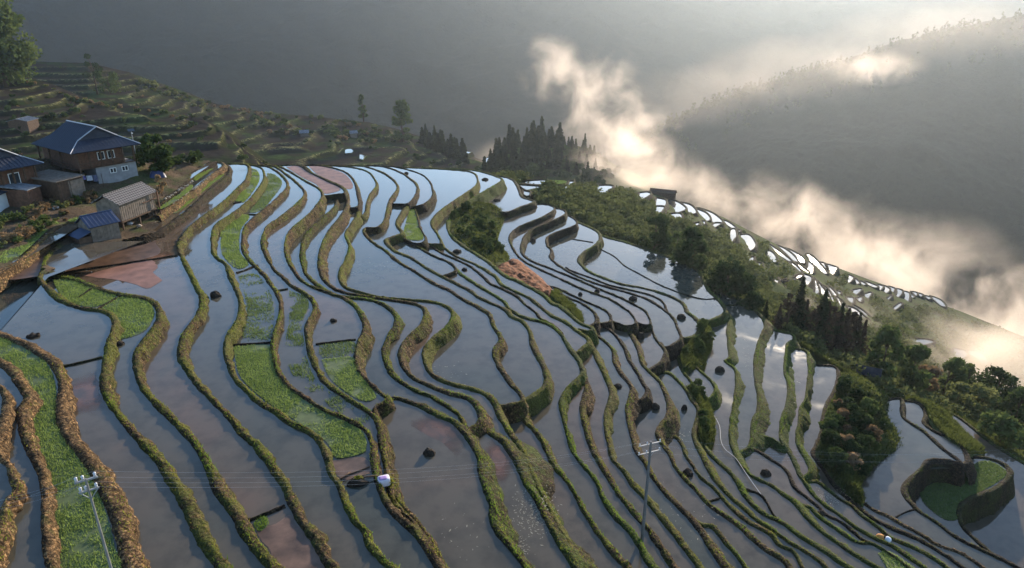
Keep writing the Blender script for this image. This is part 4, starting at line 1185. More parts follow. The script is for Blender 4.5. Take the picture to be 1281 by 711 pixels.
# ------------------------------------------------------------------ plants
M_BARK = mat_simple('bark', (.075, .05, .034), .95, .4, 6, .1, .8, .05)
LEAF = {
    'dark': mat_leaf('dark leaves', (.020, .034, .012), (.05, .07, .024), .3),
    'mid': mat_leaf('green leaves', (.035, .055, .018), (.09, .115, .035), .35),
    'pale': mat_leaf('pale leaves', (.07, .085, .03), (.17, .17, .06), .4),
    'rust': mat_leaf('cedar needles', (.035, .026, .018), (.075, .052, .034), .25),
    'fir': mat_leaf('fir needles', (.014, .022, .010), (.034, .042, .018), .2),
    'dry': mat_leaf('dry leaves', (.13, .085, .045), (.26, .17, .09), .35),
}


def quads(C, size, stretch=1.6, up=.0):
    """one bent leaf quad per centre"""
    n = len(C)
    a = RNG.normal(size=(n, 3)); a[:, 2] = a[:, 2] * (1 - up) ; a /= np.linalg.norm(a, axis=1)[:, None]
    b = np.cross(a, RNG.normal(size=(n, 3))); b /= np.linalg.norm(b, axis=1)[:, None]
    s = (size * RNG.uniform(.6, 1.4, n))[:, None]
    V = np.stack([C - a * s * stretch / 2, C + b * s * .5, C + a * s * stretch / 2, C - b * s * .5], 1)
    return V.reshape(-1, 3)


def cloud(n, c, r, shell=.55):
    d = RNG.normal(size=(n, 3)); d /= np.linalg.norm(d, axis=1)[:, None]
    k = shell + (1 - shell) * RNG.random(n) ** .6
    k *= RNG.uniform(.75, 1.1, n)
    return np.array(c) + d * k[:, None] * np.array(r)


def qmesh(name, V, mat, parent=None):
    return mesh_np(name, V, np.arange(len(V)).reshape(-1, 4), mat, parent)


def broad_tree(h=8, wd=6, leaf='mid', n=1500, ls=.3, name='tree', lean=0.0, bare=.32):
    t = empty(name, (0, 0, 0))
    mb = MB()
    top = Vector((lean * h, 0, h * .8))
    mb.tube([(0, 0, -.6), (lean * h * .25, .02 * h, h * .3), tuple(top)], h * .026, 7, h * .008)
    cs = []
    k = max(7, int(n / 95))
    for i in range(k):
        z = h * RNG.uniform(bare, .97)
        f = (z / h - bare) / (1 - bare)
        rad = wd / 2 * (math.sin(math.pi * min(1, .18 + .8 * f)) ** .7) * RNG.uniform(.35, .85)
        an = RNG.uniform(0, 6.28)
        c = (rad * math.cos(an) + lean * z, rad * math.sin(an), z)
        cs.append(c)
        if i % 2 == 0:
            z0 = max(h * .2, z - h * .22)
            mb.tube([(lean * z0, 0, z0), tuple(np.array(c) * .55 + np.array([lean * z0, 0, z0]) * .45 + [0, 0, .1]), c], h * .010, 5, h * .003)
    mb.build('trunk', M_BARK, t, True)
    C = np.vstack([cloud(int(n / k), c, np.array([1, 1, .75]) * wd * RNG.uniform(.13, .24)) for c in cs])
    qmesh('crown', quads(C, ls), LEAF[leaf], t)
    return t


def conifer(h=12, wd=4, leaf='fir', n=900, ls=.35, name='conifer', gap=.12):
    t = empty(name, (0, 0, 0))
    MB().tube([(0, 0, -1), (0, 0, h * .5), (0, 0, h)], h * .018, 6, .03).build('trunk', M_BARK, t, True)
    C = []
    L = int(h * 1.5)
    for i in range(L):
        f = i / (L - 1)
        z = h * (gap + (1 - gap) * f)
        R = wd / 2 * (1 - f) ** 1.05 * RNG.uniform(.7, 1.1) + .12
        nb = RNG.integers(5, 8)
        a0 = RNG.uniform(0, 6.28)
        for b in range(nb):
            an = a0 + 6.28 * b / nb + RNG.normal(0, .15)
            rr = R * RNG.uniform(.65, 1.1)
            k = max(3, int(n / (L * nb) * (1.6 - f)))
            q = RNG.random(k) ** .7
            C.append(np.stack([np.cos(an) * rr * q + RNG.normal(0, .1 * rr + .03, k), np.sin(an) * rr * q + RNG.normal(0, .1 * rr + .03, k), z - rr * q * .32 + RNG.normal(0, .14, k)], 1))
    qmesh('crown', quads(np.vstack(C), ls, 1.7), LEAF[leaf], t)
    return t


def shrub(r=1.2, leaf='mid', n=260, ls=.22, name='shrub'):
    k = 6
    C = np.vstack([cloud(n // k, (RNG.normal(0, .38) * r, RNG.normal(0, .38) * r, r * RNG.uniform(.3, .85)), np.array([.62, .62, .5]) * r * RNG.uniform(.6, 1.0), .4) for _ in range(k)])
    return qmesh(name, quads(C, ls), LEAF[leaf])


def place(o, p, sc=1.0, rz=None):
    o.location = p
    o.rotation_euler = (0, 0, RNG.uniform(0, 6.28) if rz is None else rz)
    o.scale = (sc, sc, sc * RNG.uniform(.9, 1.12))
    return o


class Kind:
    """first placing moves the original, later ones copy it with its parts"""
    every = []

    def __init__(self, *protos):
        self.p = list(protos); self.used = [False] * len(self.p); self.i = 0
        Kind.every.append(self)

    def put(self, p, sc, label, cat, group=None, rz=None, k=None):
        j = (self.i if k is None else k) % len(self.p); self.i += 1
        if self.used[j]: o = copy_tree(self.p[j])
        else: o = self.p[j]; self.used[j] = True
        place(o, p, sc, rz)
        tag(o, label, cat, group)
        return o


def px_scale(p):      # metres per photo pixel at p
    return float(Vector(p).length) / FL


kind(qmesh('forest', quads(FOREST_C, 2.1), LEAF['fir']), 'stuff')

# single large or telling trees ---------------------------------------------------------------
def tree_at(base, top_y, wpx, leaf, label, n=1500, ls=.3, bare=.3, p=None, lean=0.0, cat='tree', **kw):
    k = 0
    while p is None and k < 16:
        p = hit(base[0], base[1] + k); k += 1
    mpp = px_scale(p)
    h = (base[1] - top_y) * mpp / math.cos(math.radians(20)) * .97
    t = broad_tree(h, wpx * mpp, leaf, n, ls, lean=lean, bare=bare, **kw)
    place(t, p, 1, 0)
    t.scale = (1, 1, 1)
    return tag(t, label, cat)


tree_at((8, 108), 22, 62, 'mid', 'tall bushy green tree on the brow of the terraced hill above the houses', 9000, 1.35, .08)
tree_at((197, 216), 178, 38, 'mid', 'round dark green tree beside the big house with the blue roof', 2600, .42, .1)
tree_at((504, 178), 132, 26, 'mid', 'tall slender tree standing alone over the hill behind the crest', 3000, 1.3, .06)
tree_at((455, 152), 122, 14, 'mid', 'small open tree on the skyline of the hill left of the slender tree', 1200, 1.2, .12)
tree_at((138, 118), 92, 26, 'mid', 'round grey green tree on the dark terraces below the hill top', 1100, .8, .1)
tree_at((122, 118), 80, 20, 'dark', 'narrow dark tree beside the round one on the dark terraces', 800, .8, .1)
tree_at((165, 249), 228, 16, 'dry', 'yellowing shrub behind the tiled roof of the stilt granary', 420, .3, .1, cat='shrub') if False else None
tree_at((203, 246), 222, 16, 'dry', 'yellow leaved young tree beside the tiled granary roof', 420, .28, .15)
tree_at((1100, 478), 416, 36, 'mid', 'leafy green tree with rounded top by the small dark roof', 2600, .5, .15)
tree_at((1136, 490), 440, 38, 'mid', 'loose open crowned tree right of the leafy green one', 1900, .5, .2)
tree_at((1158, 496), 462, 34, 'dry', 'brownish bush at the head of the two narrow ponds', 1200, .45, .05, cat='shrub')
tree_at((906, 392), 332, 62, 'dark', 'broad dark pine spreading over the slope above the large pale pond', 3000, .55, .12)
tree_at((862, 350), 288, 44, 'dark', 'dark dense tree on the shrubby slope behind the large pale pond', 2400, .55, .1)
tree_at((818, 318), 270, 38, 'dark', 'dark bush tree near the path on the shrubby slope', 1900, .5, .1)
tree_at((846, 320), 292, 34, 'mid', 'mid green bush between the two dark trees of the slope', 1300, .5, .05, cat='shrub')
tree_at((936, 406), 370, 40, 'dark', 'low dark tree under the broad pine beside the pond edge', 1700, .5, .05)
tree_at((1180, 497), 452, 30, 'mid', 'upright green tree rising from the thicket against the mist', 1500, .5, .1)
tree_at((1205, 500), 464, 44, 'mid', 'broad green tree in the thicket above the far narrow pond', 2200, .5, .05)
tree_at((1238, 520), 468, 44, 'dark', 'dark rounded tree near the edge of the thicket', 2400, .5, .05)
tree_at((1264, 546), 494, 48, 'mid', 'green tree at the outer end of the thicket', 2200, .5, .05)
tree_at((1222, 524), 490, 40, 'pale', 'pale leaved shrub in front of the dark rounded tree', 1500, .45, .02, cat='shrub')
tree_at((1195, 512), 486, 34, 'pale', 'pale leaved shrub beside the tip of the narrow pond', 1200, .45, .02, cat='shrub')
tree_at((1250, 556), 526, 44, 'mid', 'low green shrub on the bank over the narrow pond', 1600, .45, .02, cat='shrub')
tree_at((1170, 478), 444, 22, 'dark', 'thin dark tree fading in the mist behind the thicket', 500, .55, .1, p=at_d(1170, 478, np.array(250.)).tolist()) if False else None

# dark red brown cedars along the edge of the slope
cedars = Kind(conifer(15, 8.4, 'rust', 1700, .55, 'cedar_tree', .06), broad_tree(14, 7.5, 'rust', 1500, .5, 'cedar_tree', bare=.05), conifer(16, 7.8, 'fir', 1500, .55, 'cedar_tree', .06))
for i, (x, yb, yt) in enumerate([(972, 412, 382), (984, 414, 372), (994, 418, 364), (1003, 420, 376), (1010, 424, 388), (1022, 430, 372), (1028, 432, 380), (1036, 436, 384), (1044, 438, 386), (1052, 442, 390), (1058, 443, 396), (1066, 446, 404), (1074, 448, 410), (1018, 428, 384), (956, 402, 378), (1000, 416, 384)]):
    p = hit(x, yb)
    if p is None: continue
    h = (yb - yt) * px_scale(p) / .93
    cedars.put(p, h / 14.6, 'dark reddish brown cedar in the line of cedars at the slope edge', 'cedar', 'cedars along the edge of the slope')

# firs on the wooded knoll
firs = Kind(conifer(17, 12, 'fir', 1300, 1.3, 'fir_tree', .03), conifer(15, 12, 'fir', 1200, 1.3, 'fir_tree', .03), conifer(19, 11, 'fir', 1300, 1.3, 'fir_tree', .03))
kn = 0
for row, (yo, xs0, xs1, cnt) in enumerate([(0, 622, 735, 17), (8, 612, 740, 16), (18, 606, 742, 15), (30, 604, 744, 13)]):
    for x in np.linspace(xs0, xs1, cnt):
        x = x + RNG.uniform(-3, 3)
        y = float(np.interp(x, [600, 620, 650, 690, 740, 790], [214, 197, 182, 180, 192, 216])) + yo + 1
        p = hit(x, y)
        if p is None: continue
        if p.length < 380: continue
        firs.put(p, RNG.uniform(.62, 1.0) * (1.0 if x < 700 else .62), 'dark fir in the wood on the misty knoll', 'fir tree', 'firs on the misty knoll')
for x, yb, yt, lab in ((731, 197, 168, 'lone slim fir with tiered branches at the right end of the knoll'), (711, 190, 172, 'small fir left of the lone slim fir on the knoll'), (720, 192, 177, 'tiny fir between the two single firs on the knoll')):
    p = hit(x, yb)
    if p is None: continue
    h = (yb - yt) * px_scale(p) / .95
    place(tag(conifer(h, h * .36, 'fir', 700, .7, 'fir_tree'), lab, 'fir tree'), p, 1)
kt = Kind(broad_tree(9, 9, 'dark', 700, 1.2, 'broadleaf_tree', bare=.02), broad_tree(8, 10, 'dark', 700, 1.2, 'broadleaf_tree', bare=.02))
for i in range(70):
    x = RNG.uniform(598, 772); y = float(np.interp(x, [600, 620, 650, 690, 740, 790], [214, 197, 182, 180, 192, 216])) + RNG.uniform(3, 44)
    p = hit(x, y)
    if p is None or p.length < 330: continue
    kt.put(p, RNG.uniform(.6, 1.0), 'dark rounded tree among the firs of the misty knoll', 'tree', 'rounded trees on the misty knoll')
# firs on the end of the terraced hill
for i in range(16):
    x = 528 + i * 3.5 + RNG.uniform(-2, 2); y = float(np.interp(x, [520, 580], [172, 196])) + RNG.uniform(-2, 8)
    p = hit(x, y)
    if p is None: continue
    firs.put(p, RNG.uniform(.6, .95), 'dark fir on the lower end of the terraced hill', 'fir tree', 'firs at the end of the terraced hill')

# shrubs on the terraced hills behind
hs = {l: Kind(shrub(1.9, l, 240, .55), shrub(1.6, l, 200, .55), shrub(2.2, l, 260, .6)) for l in ('pale', 'mid', 'dry', 'dark')}
SHR = []
for i in range(42):
    x = RNG.uniform(170, 262); y = float(np.interp(x, [150, 200, 262], [90, 106, 130])) + RNG.uniform(1, 11)
    SHR.append((x, y, 'pale' if RNG.random() < .75 else 'mid', RNG.uniform(.7, 1.3)))
for i in range(24):
    SHR.append((RNG.uniform(255, 330), 0, 'dry', RNG.uniform(.6, 1.0)))
for i in range(60):
    SHR.append((RNG.uniform(318, 470), RNG.uniform(2, 26), RNG.choice(['pale', 'mid', 'mid', 'dark', 'dry']), RNG.uniform(.8, 1.7)))
for i in range(34):
    t = RNG.random()
    SHR.append((30 + 235 * t, float(np.interp(30 + 235 * t, [30, 100, 150, 200, 265], [100, 124, 134, 141, 158])) + RNG.uniform(-1, 4), RNG.choice(['pale', 'dry', 'mid']), RNG.uniform(.5, .9)))
for i in range(46):
    SHR.append((RNG.uniform(0, 270), RNG.uniform(108, 195), RNG.choice(['mid', 'dark', 'pale', 'dry']), RNG.uniform(.35, .8)))
for i in range(30):
    SHR.append((RNG.uniform(440, 580), RNG.uniform(8, 34), RNG.choice(['mid', 'dark']), RNG.uniform(.6, 1.1)))
for i in range(90):
    SHR.append((RNG.uniform(0, 600), RNG.uniform(60, 215) if RNG.random() < .5 else RNG.uniform(1, 38), RNG.choice(['mid', 'dark', 'dark']), RNG.uniform(.5, 1.2)))
for x, y, l, sc in SHR:
    if y < 40: y = float(np.interp(x, [255, 330, 400, 460, 520, 580], [126, 140, 147, 153, 165, 192])) + (RNG.uniform(0, 7) if y == 0 else y)
    p = hit(x, y)
    if p is None: continue
    lab = {'pale': 'pale sunlit shrub on the terraced hill behind the houses', 'mid': 'green shrub on the terraced hill behind the houses', 'dark': 'dark green shrub on the terraced hill behind the houses', 'dry': 'dry brown shrub on the terraced hill behind the houses'}[l]
    hs[l].put(p, sc, lab, 'shrub', {'pale': 'pale shrubs on the terraced hill', 'mid': 'green shrubs on the terraced hill', 'dark': 'dark shrubs on the terraced hill', 'dry': 'dry shrubs on the terraced hill'}[l])

# village shrubs along the bank
vs = {l: Kind(shrub(.8, l, 200, .22), shrub(1.0, l, 220, .24)) for l in ('mid', 'dry', 'pale')}
for i in range(70):
    t = RNG.random()
    x = 125 * t - 4
    y = float(np.interp(x, [0, 40, 70, 120], [274, 263, 252, 243])) + RNG.uniform(-3, 12)
    if i > 45: x, y = RNG.uniform(0, 98), 0; y = float(np.interp(x, [0, 40, 98], [312, 290, 268])) + RNG.uniform(-8, 5)
    p = hit(x, y)
    if p is None: continue
    l = RNG.choice(['mid', 'dry', 'pale', 'dry'])
    vs[l].put(p, RNG.uniform(.4, 1.05), {'mid': 'green shrub on the stony bank below the houses', 'dry': 'brown shrub on the stony bank below the houses', 'pale': 'yellow green shrub on the stony bank below the houses'}[l], 'shrub', {'mid': 'green', 'dry': 'brown', 'pale': 'yellow green'}[l] + ' shrubs on the bank below the houses')

# bushes of the big dark bank
bb = {l: Kind(broad_tree(3.4, 4.2, l, 1300, .3, 'bush', bare=.05), broad_tree(2.8, 3.6, l, 1100, .28, 'bush', bare=.05)) for l in ('dark', 'mid', 'dry')}
for i in range(74):
    u, v_ = int(RNG.uniform(5, 48)), int(RNG.uniform(2, 20))
    p = BKP[u, v_]
    l = RNG.choice(['dark', 'dark', 'mid', 'dry'], p=[.4, .25, .25, .1])
    bb[l].put(p, RNG.uniform(.35, .78), {'dark': 'dark green bush on the steep bank between the narrow ponds and the grey pond', 'mid': 'lighter green bush on the steep bank between the narrow ponds and the grey pond', 'dry': 'reddish brown bush on the steep bank between the narrow ponds and the grey pond'}[l], 'bush', {'dark': 'dark', 'mid': 'lighter', 'dry': 'brown'}[l] + ' bushes on the steep bank')
# bushes beside the landslide
for i in range(26):
    u, v_ = int(RNG.uniform(12, 55)), int(RNG.uniform(2, 22))
    bb['mid'].put(BHP[u, v_], RNG.uniform(.35, .7), 'green bush on the bank above the red landslide', 'bush', 'bushes above the red landslide')
for P_, nn_, nm in ((BGP, 16, 'green bush on the mossy bank under the large pale pond'), (BG2, 12, 'low bush on the mossy bank by the water hose')):
    for i in range(nn_):
        bb['mid'].put(P_[int(RNG.uniform(4, 55)), int(RNG.uniform(3, 22))], RNG.uniform(.25, .5), nm, 'bush', nm.replace('bush', 'bushes', 1))

# shrubbery covering the long slope (uncountable)
PM = np.zeros((720, 1500), bool)
for p in FARP:
    a = np.array(p); x0, y0 = a.min(0); x1, y1 = a.max(0)
    for yy in range(int(y0) - 1, int(y1) + 2):
        for xx in range(int(x0) - 2, int(x1) + 3):
            if any(in_poly(xx + dx, yy, p) for dx in (-2, -.5, .5, 2)):
                PM[max(0, yy - 2):yy + 8, max(0, xx - 2):xx + 3] = True
Cs = []
for i in range(3000):
    u = int(RNG.uniform(0, 255)); t = int(RNG.random() ** .9 * 112) + 2
    if PM[min(719, max(0, int(PYg[u, t]))), min(1499, int(PXg[u, t]))]: continue
    p = SL[u, t]
    far = np.linalg.norm(p)
    r = RNG.uniform(.7, 1.9) * (1 + far / 400)
    Cs.append(cloud(int(70 if far < 230 else 40), p + [0, 0, r * .35], np.array([1, 1, .7]) * r, .5))
C = np.vstack(Cs)
kind(qmesh('shrubbery', quads(C, .34 + np.linalg.norm(C, axis=1) / 900), mat_leaf('slope shrubbery', (.03, .042, .015), (.10, .11, .04), .35)), 'stuff')
# rough grass on the banks
def bank_grass(P_, n, hgt, mat):
    a, b_, _ = P_.shape
    u = RNG.uniform(1, a - 2, n); v_ = RNG.uniform(1, b_ - 2, n)
    i, j = u.astype(int), v_.astype(int); f, g = (u - i)[:, None], (v_ - j)[:, None]
    pos = P_[i, j] * (1 - f) * (1 - g) + P_[i + 1, j] * f * (1 - g) + P_[i, j + 1] * (1 - f) * g + P_[i + 1, j + 1] * f * g
    blades('bank_grass', pos, hgt, .2, mat)
bank_grass(BSP, 9000, .6, M_TUFT_BANK); bank_grass(BGP, 6000, .4, M_TUFT_BANK); bank_grass(BG2, 6000, .4, M_TUFT_BANK); bank_grass(BTP, 3000, .4, M_TUFT_BANK); bank_grass(BHP, 5000, .5, M_TUFT_BANK); bank_grass(BKP, 7000, .5, M_TUFT_BANK)
# green verge along the edge of the near terraces
gu = np.linspace(0, 8.6, 260)
m_ = []
for i in range(26000):
    u = int(RNG.uniform(110, 225)); t = int(abs(RNG.normal(0, 5)))
    m_.append(SL[u, min(t, 40)] + RNG.normal(0, .25, 3) * [1, 1, 0])
blades('verge_grass', np.array(m_), .5, .18, M_TUFT_BANK)

for kd in Kind.every:                 # drop originals that found no place
    for o_, u_ in zip(kd.p, kd.used):
        if not u_:
            for ch in list(o_.children): bpy.data.objects.remove(ch)
            bpy.data.objects.remove(o_)
Kind.every.clear()

# ------------------------------------------------------------------ buildings
M_NAVY = mat_simple('navy roof sheet', (.014, .02, .036), .6, .2, 1.5, .4, .05)
M_NAVY_TRIM = mat_simple('pale ridge trim', (.30, .32, .36), .5, .1)
M_WOOD = mat_simple('red brown timber', (.105, .054, .034), .8, .35, 2.5, .2, .3)
M_WOOD_DARK = mat_simple('dark timber', (.075, .046, .03), .85, .35, 2.5, .2, .3)
M_WOOD_GREY = mat_simple('weathered boards', (.15, .12, .095), .9, .35, 2.0, .2, .4)
M_BLOCK = mat_simple('grey block wall', (.21, .215, .225), .9, .2, 1.2, .2, .2)
M_WHITE = mat_simple('white render', (.62, .63, .62), .85, .1, 1, .2)
M_GLASS = mat_simple('dark window glass', (.03, .035, .04), .1, .2, 1, .5)
M_FRAME = mat_simple('white window frame', (.6, .6, .58), .6, .1)
M_BLUE = mat_simple('blue metal roof', (.018, .034, .075), .6, .25, 1.2, .45, .05)
M_TARP = mat_simple('blue tarpaulin', (.016, .024, .07), .5, .3, 2, .4, .6, .1)
M_GREYROOF = mat_simple('grey sheet roof', (.15, .16, .175), .9, .4, 1.5, .1)
M_DARKROOF = mat_simple('old dark roof', (.035, .033, .036), .95, .3, 2, .05)  # plain dark roof colour
M_STEEL = mat_simple('galvanised steel', (.22, .225, .23), .45, .15, 4, .5)
M_CONC = mat_simple('concrete pole', (.18, .176, .165), .85, .15, 3, .2)
M_CERAM = mat_simple('white insulator', (.42, .42, .45), .3, .05, 1, .5)


def m_tiles():
    m, nt, out = new_mat('grey clay tiles')
    tc = N(nt, 'ShaderNodeTexCoord')
    br = N(nt, 'ShaderNodeTexBrick'); br.offset = .5
    br.inputs['Scale'].default_value = 1.0
    br.inputs['Color1'].default_value = (.025, .022, .024, 1); br.inputs['Color2'].default_value = (.04, .037, .038, 1); br.inputs['Mortar'].default_value = (.15, .14, .14, 1)
    br.inputs['Mortar Size'].default_value = .05; br.inputs['Brick Width'].default_value = .42; br.inputs['Row Height'].default_value = .36
    nt.links.new(tc.outputs['Object'], br.inputs['Vector'])
    principled(nt, out, br.outputs['Color'], .8, bump(nt, br.outputs['Fac'], .5, .05), .2)
    return m


M_TILE = m_tiles()


def frame_axes(F1, F2, L, he):
    if isinstance(L, (int, float)):
        p1, p2 = (at_h(q[0], q[1], he) for q in (F1, F2))
        a = Vector(p2 - p1)
        return Vector(p1), math.atan2(a.y, a.x), a.length, float(L)
    p1, p2, l = (at_h(q[0], q[1], he) for q in (F1, F2, L))
    a = Vector(p2 - p1); wa = a.length
    b = Vector(l - p1)
    a.normalize()
    b = b - a * b.dot(a); wb = b.length
    return Vector(p1), math.atan2(a.y, a.x), wa, wb


def window(par, x, z, w_, h_, y=-.06, name='window'):
    f = MB()
    t = .09
    f.box(x, y - .04, z, x + t, y + .04, z + h_).box(x + w_ - t, y - .04, z, x + w_, y + .04, z + h_).box(x + t, y - .04, z, x + w_ - t, y + .04, z + t).box(x + t, y - .04, z + h_ - t, x + w_ - t, y + .04, z + h_)
    f.box(x + w_ / 2 - t / 2, y - .04, z + t, x + w_ / 2 + t / 2, y + .04, z + h_ - t)
    fo = f.build(name, M_FRAME, par)
    MB().box(x + t, y - .005, z + t, x + w_ - t, y + .02, z + h_ - t).build('pane', M_GLASS, fo)


def big_house(F1, F2, L, he, gz, label, lower=True, mat_low=None, windows=((.36, .11), (.54, .11)), ov=1.1):
    o, rz, W, Dp = frame_axes(F1, F2, L, he)
    H = o.z - gz                              # eave to ground
    t = empty('house', (o.x, o.y, gz), rz, label, 'house')
    # roof, hip and gable, ridge along the side
    rh, hg, gb = W * .30, W * .13, Dp * .16
    xg = W / 2 * hg / rh
    z = H
    r = MB()
    th = .14
    up = [(0, 0, z), (0, Dp, z), (xg, Dp - gb, z + hg), (W / 2, Dp - gb, z + rh), (W / 2, gb, z + rh), (xg, gb, z + hg)]
    r.slab([(0, 0, z), (xg, gb, z + hg), (W / 2, gb - .3, z + rh), (W / 2, Dp - gb + .3, z + rh), (xg, Dp - gb, z + hg), (0, Dp, z)], th)
    r.slab([(W, 0, z), (W, Dp, z), (W - xg, Dp - gb, z + hg), (W / 2, Dp - gb + .3, z + rh), (W / 2, gb - .3, z + rh), (W - xg, gb, z + hg)], th)
    r.slab([(0, 0, z), (W, 0, z), (W - xg, gb, z + hg), (xg, gb, z + hg)], th)
    r.slab([(0, Dp, z), (xg, Dp - gb, z + hg), (W - xg, Dp - gb, z + hg), (W, Dp, z)], th)
    r.add([(xg, gb + .05, z + hg), (W - xg, gb + .05, z + hg), (W / 2, gb + .05, z + rh)], [(0, 1, 2)])
    ro = r.build('roof', M_NAVY, t)
    # corrugation ribs
    rb = MB()
    for k in np.arange(.5, Dp - .4, .55):
        f = 1 if gb < k < Dp - gb else (k / gb if k <= gb else (Dp - k) / gb)
        x1, z1 = (W / 2, rh) if f >= 1 else (xg * f, hg * f)
        rb.tube([(0.02, k, z + .03), (x1, k, z + z1 + .03)], .03, 4)
        rb.tube([(W - .02, k, z + .03), (W - x1, k, z + z1 + .03)], .03, 4)
    for k in np.arange(.5, W - .4, .55):
        f = min(1, k / xg, (W - k) / xg)
        rb.tube([(k, 0.02, z + .03), (k, gb * f, z + hg * f + .03)], .03, 4)
    rb.build('roof_rib', M_NAVY, ro)
    tr = MB()
    tr.tube([(0, 0, z + .05), (xg, gb, z + hg + .06)], .07, 6).tube([(W, 0, z + .05), (W - xg, gb, z + hg + .06)], .07, 6)
    tr.tube([(xg, gb - .05, z + hg + .06), (W / 2, gb - .3, z + rh + .06)], .09, 6).tube([(W - xg, gb - .05, z + hg + .06), (W / 2, gb - .3, z + rh + .06)], .09, 6)
    tr.tube([(W / 2, gb - .3, z + rh + .05), (W / 2, Dp - gb + .3, z + rh + .05)], .1, 6)
    tr.build('ridge_trim', M_NAVY_TRIM, ro)
    # walls
    x0, x1, y0, y1 = ov, W - ov, ov, Dp - ov
    hl = H * .45 if lower else 0.0
    if lower:
        MB().box(x0 + (W - 2 * ov) * .28, y0 - .05, -1.5, x1 + .2, y1, hl).build('lower_storey', mat_low or M_BLOCK, t)
        for fx in (.52, .74):
            window(t, x0 + (x1 - x0) * fx, hl - 1.35, 1.0, .8, y0 - .1)
    MB().box(x0, y0, hl if lower else -1.5, x1 - (1.4 if lower else 0), y1, z - .05 + .0).build('upper_storey' if lower else 'wall', M_WOOD, t)
    MB().add([(x0, y0, z - .05), (x1, y0, z - .05), (x1, y1, z - .05), (x0, y1, z - .05)], [(3, 2, 1, 0)]).build('soffit', M_WOOD_DARK, t)
    for fx, fw in windows:
        ww = fw * (x1 - x0) * 1.15
        window(t, x0 + (x1 - x0) * fx, hl + (H - hl) * .36, ww, (H - hl) * .46, y0 - .05)
    # posts, rails, beams
    for k in range(6):
        xx = x0 + (x1 - x0) * k / 5
        MB().box(xx - .1, y0 - .5, (0 if k == 0 else hl) - (1.0 if k == 0 or not lower else 0), xx + .1, y0 - .3, z - .02).build('post', M_WOOD_DARK, t)
    MB().box(x0, y0 - .46, hl + .75, x1, y0 - .38, hl + .85).box(x0, y0 - .46, hl + .35, x1, y0 - .38, hl + .43).box(x0, y0 - .46, hl - .06, x1, y0 - .02, hl + .04).build('railing', M_WOOD_DARK, t)
    for k in range(1, 4):
        yy = y0 + (y1 - y0) * k / 3
        MB().box(x0 - .7, yy - .1, -1, x0 - .5, yy + .1, z - .02).build('post', M_WOOD_DARK, t)
    MB().box(x0 - .68, y0, hl + .7, x0 - .56, y1, hl + .8).box(x0 - .68, y0, hl + .3, x0 - .56, y1, hl + .4).box(x0 - .7, y0, hl - .1, x0, y1, hl).build('balcony', M_WOOD_DARK, t)
    return t


GS = S * .945
def gzat(px, py, dflt):
    p = hit(px, py)
    return p.z if p is not None and abs(p.z + dflt) < 4 else -dflt


house = big_house((88, 193), (176, 180), (52, 178), 20.3, -25.2, 'big wooden house with navy hipped roof and grey block lower storey')
house2 = big_house((-38, 221), (55, 204), (-78, 205), 21.0, -25.5, 'brown timber house with navy roof cut by the edge of the picture', lower=False, windows=((.53, .17),))


def box_hut(name, F1, F2, L, he, gz, label, cat, wallm, roofm, rise=1.1, ov=.45, kind_='gable', roof_along='a', stilts=0.0, tilt=0.0, boards=True):
    """hut whose eave corners are F1 (front left), F2 (front right), L (back left)"""
    o, rz, W, Dp = frame_axes(F1, F2, L, he)
    H = o.z - gz
    t = empty(name, (o.x, o.y, gz), rz, label, cat)
    th = .1
    if kind_ == 'gable':
        ro = MB().slab([(0, 0, H), (W, 0, H), (W, Dp / 2, H + rise), (0, Dp / 2, H + rise)], th).slab([(0, Dp / 2, H + rise), (W, Dp / 2, H + rise), (W, Dp, H), (0, Dp, H)], th).build('roof', roofm, t)
        rb = MB()
        for k in np.arange(.25, W, .5):
            rb.tube([(k, .02, H + .03), (k, Dp / 2, H + rise + .03)], .035, 4)
        if roofm is not M_TILE: rb.build('roof_rib', roofm, ro)
        MB().tube([(0, Dp / 2, H + rise + .03), (W, Dp / 2, H + rise + .03)], .09, 6).build('ridge', roofm, ro)
        g = MB().add([(ov, ov, H - .1), (ov, Dp - ov, H - .1), (ov, Dp / 2, H + rise * .85)], [(0, 1, 2)]).add([(W - ov, ov, H - .1), (W - ov, Dp - ov, H - .1), (W - ov, Dp / 2, H + rise * .85)], [(0, 1, 2)])
        g.build('gable', wallm, t)
    else:       # mono pitch rising to the back
        ro = MB().slab([(0, 0, H), (W, 0, H), (W, Dp, H + rise), (0, Dp, H + rise)], th).build('roof', roofm, t)
        rb = MB()
        for k in np.arange(.25, W, .45): rb.tube([(k, .02, H + .03), (k, Dp, H + rise + .03)], .03, 4)
        rb.build('roof_rib', roofm, ro)
    zb = stilts if stilts else -1.2
    zt = H - .1
    wl = MB().box(ov, ov, zb, W - ov, Dp - ov, zt).build('wall', wallm, t)
    if boards:
        bm = MB()
        for k in np.arange(ov + .25, W - ov, .42): bm.box(k - .03, ov - .035, zb, k + .03, ov - .002, zt - .02)
        bm.build('board', wallm, wl)
    if stilts:
        for xx in (ov + .1, W / 2, W - ov - .1):
            for yy in (ov + .1, Dp - ov - .1):
                MB().box(xx - .1, yy - .1, -1, xx + .1, yy + .1, stilts + .05).build('stilt', M_WOOD_DARK, t)
        MB().box(ov - .15, ov - .15, stilts - .16, W - ov + .15, Dp - ov + .15, stilts - .02).build('floor_frame', M_WOOD_DARK, t)
    return t, W, Dp, H


